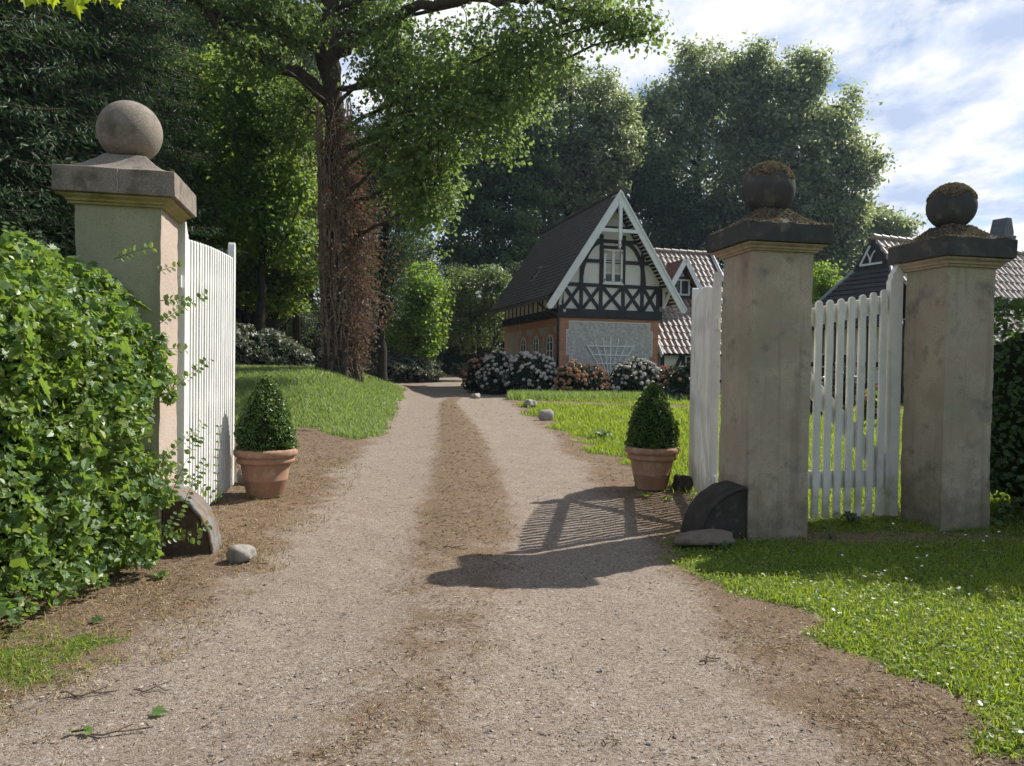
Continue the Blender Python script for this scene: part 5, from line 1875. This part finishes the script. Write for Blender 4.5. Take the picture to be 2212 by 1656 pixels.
def bush(name, label, lobes, n, lsize, lmat, blooms=0, mesh=None, cat='bush', group=None, tmpl=T_RHOMB, stems=True, bscale=1.0, skip_back=True):
    c0 = np.mean([l[0] for l in lobes], 0)
    r = empty(name, (c0[0], c0[1], gz(c0[0], c0[1])), label, cat, 0, group)
    base = np.array([c0[0], c0[1], gz(c0[0], c0[1])])
    w = np.array([l[1][0] * l[1][2] for l in lobes])
    idx = RNG.choice(len(lobes), n, p=w / w.sum())
    cs, rs = np.stack([l[0] for l in lobes])[idx], np.stack([l[1] for l in lobes])[idx]
    d = rdir(n)
    lump = 1 + .15 * np.sin(5 * d[:, 0] + 6 * d[:, 2] + 2.3 * idx) + .09 * np.sin(11 * d[:, 1] + 9 * d[:, 0] + idx)
    p = cs + d * rs * (lump * (1 - np.abs(RNG.normal(0, .10, n))))[:, None]
    k = p[:, 2] > gz(c0[0], c0[1]) + .03
    p, d = p[k], d[k]
    n = len(p)
    leaves('foliage', p - base, unit(rdir(n) + d * .6 + [0, 0, -.1]), unit(d * .6 + rdir(n) * .7 + [0, 0, .4]), RNG.uniform(.7, 1.3, n) * lsize, tmpl, M[lmat], r)
    mb = MB()
    for c, rr_ in lobes:
        pr = [(.84 * math.cos(a), .84 * math.sin(a)) for a in np.linspace(-PI / 2 + .05, PI / 2 - .05, 9)]
        b = MB().lathe(pr, 14)
        mb.add([(c[0] - base[0] + q[0] * rr_[0], c[1] - base[1] + q[1] * rr_[1], c[2] - base[2] + q[2] * rr_[2]) for q in b.v], b.f)
    mb.build('solid_core', M['innergreen'], r, smooth='all')  # solid dark lobes added so no light shows through the leaves
    if blooms:
        cnt, tries, pts = 0, 0, []
        while cnt < blooms and tries < blooms * 60:
            tries += 1
            i = RNG.choice(len(lobes), p=w / w.sum())
            c, rr_ = lobes[i]
            dd = rdir(1)[0]
            if dd[1] > .35 and skip_back or dd[2] < -.35:
                continue
            q = c + dd * rr_ * 1.02 * (1 + .15 * np.sin(5 * dd[0] + 6 * dd[2] + 2.3 * i) + .09 * np.sin(11 * dd[1] + 9 * dd[0] + i))
            if RNG.random() < .55 * (.5 + .5 * np.sin(9 * q[0] + 7 * q[2])) + .25 * (dd[2] < .1):
                continue
            if q[2] < base[2] + .12:
                continue
            if any(np.sum(((q - c2) / r2) ** 2) < .93 for j, (c2, r2) in enumerate(lobes) if j != i):
                continue
            if any(np.linalg.norm(q - t) < .115 for t in pts):
                continue
            pts.append(q)
            o = bpy.data.objects.new('blossom', mesh)
            COL.objects.link(o)
            o.parent = r
            o.location = q - base
            s_ = RNG.uniform(.6, 1.3) * bscale
            o.scale = (s_, s_, s_)
            o.rotation_mode = 'QUATERNION'
            o.rotation_quaternion = Vector(dd).lerp(Vector((0, 0, 1)), .3).to_track_quat('Z', 'Y')
            cnt += 1
    return r


RG = 'rhododendrons round the foot of the lodge'
bush('rhododendron', 'orange flowered rhododendron at the far left end of the row', lobes_px([(1035, 812, 28.5, 30, 38), (1020, 822, 28.7, 20, 26), (1058, 798, 29, 22, 30)]), 2600, .11, 'rhodoleaf', 55, TO, 'bush', RG)
bush('rhododendron', 'white flowered rhododendron left of the downpipe, beside the orange one', lobes_px([(1078, 815, 27.5, 40, 44), (1075, 788, 27.6, 26, 24), (1060, 830, 27.4, 26, 30)]), 3200, .11, 'rhodoleaf', 75, TW, 'bush', RG)
bush('rhododendron', 'white flowered rhododendron in front of the arched lodge windows', lobes_px([(1145, 815, 26.8, 52, 44), (1130, 795, 26.9, 32, 28), (1172, 805, 26.8, 30, 38), (1160, 835, 26.6, 40, 25)]), 3800, .11, 'rhodoleaf', 95, TW, 'bush', RG)
bush('rhododendron', 'orange flowered rhododendron below the white fan trellis', lobes_px([(1258, 828, 26.2, 52, 36), (1240, 815, 26.2, 34, 30), (1285, 832, 26.2, 28, 30)]), 3200, .11, 'rhodoleaf', 92, TO, 'bush', RG)
bush('rhododendron', 'white flowered rhododendron right of the fan trellis', lobes_px([(1365, 825, 26.6, 50, 40), (1375, 803, 26.7, 40, 26), (1335, 832, 26.5, 28, 30)]), 3400, .11, 'rhodoleaf', 98, TW, 'bush', RG)
bush('rhododendron', 'small orange flowered rhododendron partly hidden by the dark shrub at the lodge corner', lobes_px([(1432, 812, 27.6, 24, 18), (1425, 835, 27.3, 18, 22), (1446, 850, 27.0, 18, 16)]), 1500, .11, 'rhodoleaf', 40, TO, 'bush', RG)
bush('laurel_bush', 'dark glossy shrub between the lodge corner and the weathered gate leaf', lobes_px([(1480, 838, 25.0, 42, 52), (1500, 815, 25.2, 30, 36), (1470, 870, 24.7, 28, 24)]), 3400, .12, 'rhodoleaf', 6, TO, 'bush')
bush('grey_bush', 'large grey green bush on the bank left of the oak', lobes_px([(560, 765, 24.5, 70, 50), (610, 770, 24.5, 55, 36), (515, 745, 24.8, 50, 50), (645, 782, 24.5, 30, 22)]), 9000, .12, 'greybush', 0, None, 'bush', 'low bushes under the trees')
bush('grey_bush', 'wide dark bush behind the bare straight trunk', lobes_px([(870, 797, 38, 80, 26), (820, 795, 38, 40, 24), (925, 805, 38, 34, 18)]), 8000, .15, 'greybush', 0, None, 'bush', 'low bushes under the trees')
bush('grey_bush', 'small grey bush where the drive bends out of sight', lobes_px([(995, 800, 40, 22, 15), (1012, 803, 40, 20, 13)]), 1800, .15, 'greybush', 0, None, 'bush', 'low bushes under the trees')
bush('green_bush', 'fresh light green bush with reddish tips behind the small picket gate', lobes_px([(1895, 868, 16.5, 32, 28), (1880, 885, 16.3, 26, 24), (1910, 845, 16.6, 18, 16)]), 2600, .07, 'brightleaf', 22, TO, 'bush')
bush('dark_bush', 'dark leafy bush behind the small picket gate', lobes_px([(1775, 860, 19.5, 40, 48), (1815, 840, 20, 34, 50)]), 3000, .09, 'rhodoleaf', 0, None, 'bush')

# ------------------------------------------------------------------ grass
def scatter(n, x0, x1, y0, y1, pw=2.0):
    """denser near the camera: y drawn so that density falls roughly as 1/y^pw"""
    u = RNG.random(n)
    if pw == 1.0:
        y = y0 * (y1 / y0) ** u
    else:
        k = 1 - pw
        y = (y0 ** k + u * (y1 ** k - y0 ** k)) ** (1 / k)
    x = RNG.uniform(x0, x1, n)
    return x, y


def inview(X, Y, m=1.12):
    return np.abs(X) < (1106 / F * Y) * m + .3


def blades(name, X, Y, hgt, wid, mat, label=None, lean=.45):
    n = len(X)
    Z = ground(X, Y)
    C = np.stack([X, Y, Z - .004], 1)
    a = RNG.uniform(0, 2 * PI, n)
    l = np.abs(RNG.normal(0, lean, n))
    A = unit(np.stack([np.cos(a) * l, np.sin(a) * l, np.ones(n)], 1))
    b = a + RNG.normal(0, .6, n)
    N = unit(np.stack([np.cos(b), np.sin(b), np.full(n, .1)], 1))
    V, Fl = leafgeo(C, A, N, hgt, T_BLADE, wid / hgt)
    o = fastmesh(name, V, Fl, M[mat])
    return tag(o, label, None, kind='stuff')


def grass_pts(n, x0, x1, y0, y1, pw, side, thr=.5):
    X, Y = scatter(n, x0, x1, y0, y1, pw)
    k = inview(X, Y, 1.7)
    X, Y = X[k], Y[k]
    g, l, f = masks(X, Y)
    nz = noise2(X, Y, 3.1, 6) * .12 + noise2(X, Y, 8.7, 8) * .10
    k = RNG.random(len(X)) < np.clip((g + nz - .28) * 2.0, 0, 1)
    if side > 0:
        k &= X > xe(E_RR, Y) - .5
    else:
        k &= X < xe(E_LL, Y) + .3
    return X[k], Y[k]


# near lawn
X, Y = grass_pts(185000, .8, 9.5, 2.5, 8.5, 1.6, 1)
n = len(X)
h = RNG.uniform(.022, .060, n) * (1 + .5 * (noise2(X, Y, 2.3, 3) > .3))
blades('lawn_grass', X, Y, h, .0032 + .0006 * Y + 0 * h, 'grass', None, .75)
# broad leaved weeds and clover between the blades
X, Y = grass_pts(52000, .8, 9.5, 2.5, 8.5, 1.5, 1)
n = len(X)
C = np.stack([X, Y, ground(X, Y) + RNG.uniform(.006, .035, n)], 1)
o = leaves('clover', C, rdir(n) * [1, 1, .3], unit(rdir(n) * .55 + [0, 0, 1]), RNG.uniform(.012, .030, n), T_OVAL, M['grass'], None, 1.4)
tag(o, None, None, kind='stuff')
# farther lawn on the right
X, Y = grass_pts(210000, .2, 18, 8.0, 31, 1.5, 1)
n = len(X)
h = RNG.uniform(.05, .13, n)
blades('lawn_grass', X, Y, h, .0035 + .0008 * Y + 0 * h, 'grass')
# bank on the left
X, Y = grass_pts(240000, -13, -1.2, 12.3, 31, 1.3, -1)
n = len(X)
h = RNG.uniform(.07, .20, n) * (.6 + .4 * sstep((left_in(X, Y)) / 1.2))
blades('bank_grass', X, Y, h, .0035 + .0008 * Y + 0 * h, 'bankgrass', None, .55)
# foreground tufts on the left and stray green in the litter
X, Y = grass_pts(90000, -5.5, -.8, 2.6, 9.5, 1.4, -1)
n = len(X)
h = RNG.uniform(.02, .055, n)
blades('lawn_grass', X, Y, h, .003 + .0006 * Y + 0 * h, 'grass', None, .8)
X, Y = scatter(60000, -5.5, -.6, 2.6, 11, 1.4)
k = inview(X, Y) & (X < xe(E_LL, Y) + .15)
X, Y = X[k], Y[k]
k = RNG.random(len(X)) < np.clip(.35 + noise2(X, Y, 2.2, 31) * .7 + noise2(X, Y, 6, 33) * .3, .03, 1)
X, Y = X[k], Y[k]
n = len(X)
h = RNG.uniform(.02, .06, n)
blades('dry_grass', X, Y, h, .0022 + .0006 * Y + 0 * h, 'straw', None, 1.5)
# long grass in shade along the house
X = RNG.uniform(-2.2, 6.5, 16000)
Y = 24.4 + .16 * X + RNG.normal(0, .5, len(X))
k = (X > xe(E_GR, Y) + .2)
X, Y = X[k], Y[k]
h = RNG.uniform(.12, .34, len(X))
blades('long_grass', X, Y, h, .022 + 0 * h, 'bankgrass', None, .3)

# daisies on the near lawn
X, Y = grass_pts(2600, 1.2, 7, 2.6, 7.5, 1.2, 1)
k = (noise2(X, Y, 1.6, 9) + .6 * noise2(X, Y, 4.1, 19) > .45) | (RNG.random(len(X)) < .06)
X, Y = X[k][:210], Y[k][:210]
Vs, Fs = [], []
pet = MB()
for i in range(10):
    a = 2 * PI * i / 10
    ca, sa = math.cos(a), math.sin(a)
    pet.add([(0, 0, 0), (.006 * ca - .003 * sa, .006 * sa + .003 * ca, .002), (.011 * ca, .011 * sa, .003), (.006 * ca + .003 * sa, .006 * sa - .003 * ca, .002)], [(0, 1, 2, 3)])
pv = np.array(pet.v)
pf = np.array(pet.f)
for i, (x, y) in enumerate(zip(X, Y)):
    t = Matrix.Rotation(RNG.normal(0, .35), 3, 'X') @ Matrix.Rotation(RNG.normal(0, .35), 3, 'Y')
    v = (pv * RNG.uniform(.8, 1.35)) @ np.array(t).T + np.array([x, y, gz(x, y) + RNG.uniform(.04, .075)])
    Vs.append(v)
    Fs.append(pf + len(pv) * i)
o = fastmesh('daisies', np.concatenate(Vs), [np.concatenate(Fs)], M['petal'])
tag(o, None, None, kind='stuff')

# ------------------------------------------------------------------ litter, pebbles
X, Y = scatter(300000, -5.5, 5.5, 2.5, 22, 1.7)
k = inview(X, Y)
X, Y = X[k], Y[k]
g, l, f = masks(X, Y)
clump = noise2(X, Y, 2.7, 11) * .35 + noise2(X, Y, 7.1, 12) * .3 + noise2(X, Y, 15, 13) * .2
k = RNG.random(len(X)) < np.clip((l + clump - .35) * 1.3, .045, .9) * (1 - .75 * g)
X, Y = X[k], Y[k]
n = len(X)
C = np.stack([X, Y, ground(X, Y) + RNG.uniform(.004, .012, n)], 1)
A = rdir(n) * [1, 1, .12]
o = leaves('needle_litter', C, A, unit(rdir(n) * .5 + [0, 0, 1]), RNG.uniform(.012, .042, n) * (1 + .06 * Y), T_NEEDLE, M['litter'], None, RNG.uniform(.18, .55, n))
tag(o, None, None, kind='stuff')

X, Y = scatter(26000, -4.5, 5.0, 2.5, 11, 2.0)
k = inview(X, Y)
X, Y = X[k], Y[k]
g, l, f = masks(X, Y)
cl = noise2(X, Y, 1.9, 21) * .4 + noise2(X, Y, 6, 22) * .3
k = RNG.random(len(X)) < np.clip(.42 + cl, .06, 1) * (1 - g)
X, Y = X[k], Y[k]
n = len(X)
octv = np.array([[1, 0, 0], [0, 1, 0], [-1, 0, 0], [0, -1, 0], [.2, .1, .7], [0, 0, -.6], [.75, .75, .25], [-.7, .7, .3], [-.75, -.7, .2], [.7, -.75, .3]])
octf = np.array([[4, 0, 6], [4, 6, 1], [4, 1, 7], [4, 7, 2], [4, 2, 8], [4, 8, 3], [4, 3, 9], [4, 9, 0], [5, 6, 0], [5, 1, 6], [5, 7, 1], [5, 2, 7], [5, 8, 2], [5, 3, 8], [5, 9, 3], [5, 0, 9]])
sz = np.clip(np.exp(RNG.normal(-5.5, .42, n)), 0, .0095)
ang = RNG.uniform(0, 2 * PI, n)
ov = octv[None] * (1 + RNG.normal(0, .16, (n, len(octv), 3)))
ov = ov * sz[:, None, None] * np.array([1.25, .85, .8])
ca, sa = np.cos(ang)[:, None], np.sin(ang)[:, None]
xr = ov[..., 0] * ca - ov[..., 1] * sa
yr = ov[..., 0] * sa + ov[..., 1] * ca
V = np.stack([xr + X[:, None], yr + Y[:, None], ov[..., 2] + (ground(X, Y) + sz * .25)[:, None]], -1).reshape(-1, 3)
Fq = (octf[None] + (np.arange(n) * len(octv))[:, None, None]).reshape(-1, 3)
o = fastmesh('gravel', V, [Fq], M['pebble'])
tag(o, None, None, kind='stuff')

# a few fallen twigs and leaves one can point to
def twig(px, py, ln, yaw, label, leafy=0, rad=.004):
    x, y = G(px, py)
    r = empty('fallen_twig', (x, y, gz(x, y) + .006), label, 'twig', yaw, 'twigs fallen on the drive')
    mb = MB()
    pts = [Vector((ln * (i / 7 - .5), .02 * math.sin(i * 1.1 + px), .006 + .006 * math.sin(i * 2.0))) for i in range(8)]
    mb.tube(pts, [rad * (1.2 - .09 * i) for i in range(8)], 5)
    mb.tube([pts[4], pts[4] + Vector((.05, .035, .01))], rad * .6, 4)
    mb.tube([pts[2], pts[2] + Vector((.045, -.03, .008))], rad * .6, 4)
    mb.build('stick', M['twig'], r)
    if leafy:
        n = leafy
        C = np.stack([RNG.uniform(-.5, -.25, n) * ln, RNG.normal(0, .02, n), RNG.uniform(.01, .03, n)], 1)
        leaves('leaf', C, rdir(n) * [1, 1, .2], unit(rdir(n) * .5 + [0, 0, 1]), RNG.uniform(.04, .055, n), T_OVAL, M['hedgeleaf'], r, 1.2)


twig(240, 1592, .30, .15, 'longest fallen twig, with a green leaf at its left end', 3)
twig(190, 1508, .24, .1, 'dark forked twig lying on the left edge of the gravel')
twig(330, 1500, .16, .05, 'short straight twig right of the dark forked one', rad=.003)
twig(985, 1198, .20, -.35, 'thin twig on the brown middle strip of the drive')
twig(1530, 1430, .12, .5, 'short dark twig at the brown right edge of the gravel')
for px, py, s_, lab, mt in ((345, 1553, .075, 'single fresh green leaf lying alone on the gravel', 'mapleleaf'), (210, 1350, .08, 'curled dark leaf at the edge of the green tufts', 'shadehedge')):
    x, y = G(px, py)
    o = leaves('fallen_leaf', np.array([[0, 0, .012]]), np.array([[1, .2, .05]]), np.array([[.1, -.2, 1.0]]), s_, T_MAPLE, M[mt])
    o.location = (x, y, gz(x, y) + .004)
    tag(o, lab, 'leaf', 'fallen leaves on the drive')


# weeds
def weed(px, py, n, ln, wd, label, mat='shadehedge', up=.8, asp=.75):
    x, y = G(px, py)
    mb = MB()
    V, Fs, off = [], [], 0
    for i in range(n):
        a = 2 * PI * i / n + random.uniform(-.4, .4)
        l = ln * random.uniform(.6, 1.1)
        d = Vector((math.cos(a), math.sin(a), 0))
        s_ = Vector((-d.y, d.x, 0))
        prev = None
        for k in range(7):
            t = k / 6
            c = d * (l * t * (1.1 - up * .5)) + Vector((0, 0, l * up * (t - .75 * t * t * t)))
            w = wd * math.sin(PI * min(1, .12 + .88 * t)) ** .8 * (1 if k < 6 else .05)
            V += [c - s_ * w + Vector((0, 0, w * .3)), c, c + s_ * w + Vector((0, 0, w * .3))]
            if k:
                b = len(V) - 6
                Fs += [(b, b + 1, b + 4, b + 3), (b + 1, b + 2, b + 5, b + 4)]
    mb.add(V, Fs)
    o = mb.build('weed', M[mat], None, smooth='all', fix=False)
    o.location = (x, y, gz(x, y))
    return tag(o, label, 'weed', 'weeds along the gate')


weed(1838, 1133, 9, .24, .026, 'large dark dock weed in front of the small picket gate')
weed(1795, 1165, 7, .13, .014, 'small weed in shade between the dock and the mossy pillar')
weed(2000, 1190, 8, .12, .014, 'low weed in shade in front of the rightmost pillar', 'grass')
weed(1395, 1075, 10, .16, .014, 'tuft of weeds at the foot of the right flowerpot', 'grass')
weed(1440, 1082, 9, .13, .013, 'weeds between the right flowerpot and the mossy boulder', 'grass')
weed(470, 1088, 8, .13, .012, 'weed tuft at the foot of the sunlit gate leaf', 'hedgeleaf')
weed(600, 1075, 9, .08, .012, 'small weeds at the front foot of the left flowerpot', 'hedgeleaf')
weed(545, 1078, 8, .10, .012, 'weeds at the left foot of the left flowerpot', 'hedgeleaf')
weed(380, 1195, 9, .12, .011, 'light green weed in front of the grey rimmed guard stone', 'hedgeleaf')
weed(345, 1252, 8, .11, .020, 'bright weed under the edge of the leafy hedge', 'hedgeleaf')
weed(530, 1135, 7, .05, .009, 'tiny green weed in the brown litter below the left flowerpot', 'hedgeleaf')
weed(1300, 948, 10, .34, .05, 'dark leafed clump standing in the sunlit lawn', 'shadehedge')
weed(1560, 1190, 9, .18, .010, 'grassy weed by the half buried slab', 'shadehedge')

# tall thin stems by the left gate end
st = empty('climbing_weed', (0, 0, 0), 'thin pale weed stem climbing before the sunlit gate leaf', 'weed', 0, 'weeds along the gate')
mb = MB()
C, A_, N_ = [], [], []
b = P(470, 1085, 7.25)
b.z = gz(b.x, b.y)
pts = [b + Vector((.012 * math.sin(i * .8), 0, .075 * i)) for i in range(12)]
mb.tube(pts, .003, 4, cap=False)
for i, q in enumerate(pts[2:]):
    for sd in (-1, 1):
        C.append(q + Vector((sd * .02, 0, 0)))
        A_.append((sd, -.2, .4))
        N_.append((.2, -.7, .7))
leaves('leaf', np.array([tuple(c) for c in C]), np.array(A_, float), np.array(N_, float), .04, T_OVAL, M['paleleaf'], st, 1, (mb, M['twig']))

# ------------------------------------------------------------------ overhanging young maple at the top left
mt = empty('overhanging_maple', (0, 0, 0), 'yellow green leaves on a branch hanging in at the top left corner', 'tree')
mb = MB()
root = Vector((-5.4, 2.2, gz(-5.4, 2.2) - .1))
limb(mb, [root, root + Vector((.1, .1, 2.2)), root + Vector((.25, .3, 4.4))], .13, .07, 10)
e1 = P(140, -60, 3.1)
limb(mb, [root + Vector((.2, .25, 3.4)), (root + Vector((.2, .25, 3.4))).lerp(e1, .5) + Vector((0, 0, .45)), e1], .05, .012, 7)
e2 = P(470, -40, 3.3)
limb(mb, [e1.lerp(root + Vector((.2, .25, 3.6)), .15), e1 + Vector((.2, .1, .10)), e2], .02, .005, 6)
mb.build('trunk', M['bark'], mt, smooth='all')
C = []
for px, py in ((15, -8), (45, -6), (80, 0), (60, 12), (100, -8), (150, -4), (178, 12), (165, 25), (200, -2), (228, -8), (262, 8), (300, -22), (350, -25), (395, -8), (10, -25), (120, -25), (70, -25), (240, -30), (190, -30), (430, -25), (-30, 0), (-60, 10), (0, 3), (130, 2)):
    for _ in range(2):
        q = P(px + random.uniform(-14, 14), py - 9 + random.uniform(-10, 8), 3.05 + random.uniform(-.1, .25))
        C.append(tuple(q))
n = len(C)
leaves('foliage', np.array(C), unit(rdir(n) * .5 + [0, -.1, -1]), unit(rdir(n) * .6 + [.3, -1, .3]), RNG.uniform(.055, .085, n), T_MAPLE, M['sunleaf'], mt)

# ------------------------------------------------------------------ blue volume standing in for lens glare
hm, hnt = newmat('glare_veil')
hg = NT(hnt)
hv = hg.n('ShaderNodeVolumePrincipled', {'Color': (.55, .70, 1.0, 1), 'Density': GLARE_VEIL, 'Anisotropy': .35})
ho_ = hnt.nodes.new('ShaderNodeOutputMaterial')
hnt.links.new(hv.outputs[0], ho_.inputs['Volume'])
o = MB().box((-950, -350, -2), (950, 950, 36)).build('glare_volume', hm)  # added bluish volume lifting the darks like glare in the lens
tag(o, None, None, kind='stuff')

# ------------------------------------------------------------------ light
SUN_EL, SUN_AZ = R_(45.5), math.atan2(.835, .55)      # azimuth clockwise from +Y
sd = Vector((math.sin(SUN_AZ) * math.cos(SUN_EL), math.cos(SUN_AZ) * math.cos(SUN_EL), math.sin(SUN_EL)))
sl = bpy.data.lights.new('sun', 'SUN')
sl.energy = 5.0
sl.angle = R_(.53)
sl.color = (1, .95, .87)
so = bpy.data.objects.new('sun', sl)
COL.objects.link(so)
so.rotation_euler = (-sd).to_track_quat('-Z', 'Y').to_euler()
so.location = (8, 4, 20)

w = bpy.data.worlds.new('World')
S.world = w
w.use_nodes = True
nt = w.node_tree
nt.nodes.clear()
g = NT(nt)
sky = g.n('ShaderNodeTexSky', None, sky_type='NISHITA')
sky.sun_disc = False
sky.sun_elevation = SUN_EL
sky.sun_rotation = SUN_AZ
sky.air_density = 1.0
sky.dust_density = .6
sky.ozone_density = 1.5
tc = g.n('ShaderNodeTexCoord').outputs['Generated']
sp = g.n('ShaderNodeSeparateXYZ', {0: tc})
zc = g.math('ADD', g.math('MAXIMUM', sp.outputs[2], 0.0), .16)
pv = g.n('ShaderNodeCombineXYZ', {0: g.math('DIVIDE', sp.outputs[0], zc), 1: g.math('DIVIDE', sp.outputs[1], zc), 2: 0.0}).outputs[0]
pv = g.n('ShaderNodeMapping', {'Vector': pv, 'Location': (3.15, 1.2, 0.0), 'Rotation': (0, 0, .35), 'Scale': (1.0, .75, 1)}).outputs[0]
n1 = g.n('ShaderNodeTexNoise', {'Vector': pv, 'Scale': 2.1, 'Detail': 12.0, 'Roughness': .58, 'Distortion': .15}).outputs['Fac']
n2 = g.n('ShaderNodeTexNoise', {'Vector': pv, 'Scale': 3.4, 'Detail': 10.0, 'Roughness': .6}).outputs['Fac']
cov = g.ramp(n1, [(.36, 0.0), (.405, .6), (.46, 1.0)])
shade = g.ramp(n2, [(.38, (.52, .62, .84)), (.48, (.74, .81, .95)), (.56, (.98, .985, 1.0))])
bg1 = g.n('ShaderNodeBackground', {'Color': sky.outputs[0], 'Strength': .08})
bg2 = g.n('ShaderNodeBackground', {'Color': shade, 'Strength': .72})
# heavy cloud ahead and to the right; unseen cover behind thinned to set fill light
fr = g.math('ADD', g.math('MULTIPLY', sp.outputs[1], .75), g.math('MULTIPLY', sp.outputs[0], .55))
frm = g.ramp(fr, [(.25, .42), (.60, 1.0)])
fac = g.math('MULTIPLY', cov, frm)
mx = g.n('ShaderNodeMixShader', {0: fac, 1: bg1.outputs[0], 2: bg2.outputs[0]})
wo = nt.nodes.new('ShaderNodeOutputWorld')
nt.links.new(mx.outputs[0], wo.inputs[0])

# ------------------------------------------------------------------ render settings
S.view_settings.view_transform = 'Standard'
S.view_settings.look = 'None'
S.view_settings.exposure = .58
S.view_settings.gamma = 1
S.render.engine = 'CYCLES'
cy = S.cycles
cy.max_bounces = 7
cy.diffuse_bounces = 5
cy.glossy_bounces = 2
cy.transmission_bounces = 4
cy.transparent_max_bounces = 6
cy.use_adaptive_sampling = True
cy.adaptive_threshold = .02
cy.caustics_reflective = False
cy.caustics_refractive = False
cy.sample_clamp_indirect = 6
S.render.resolution_x, S.render.resolution_y = 1024, 766
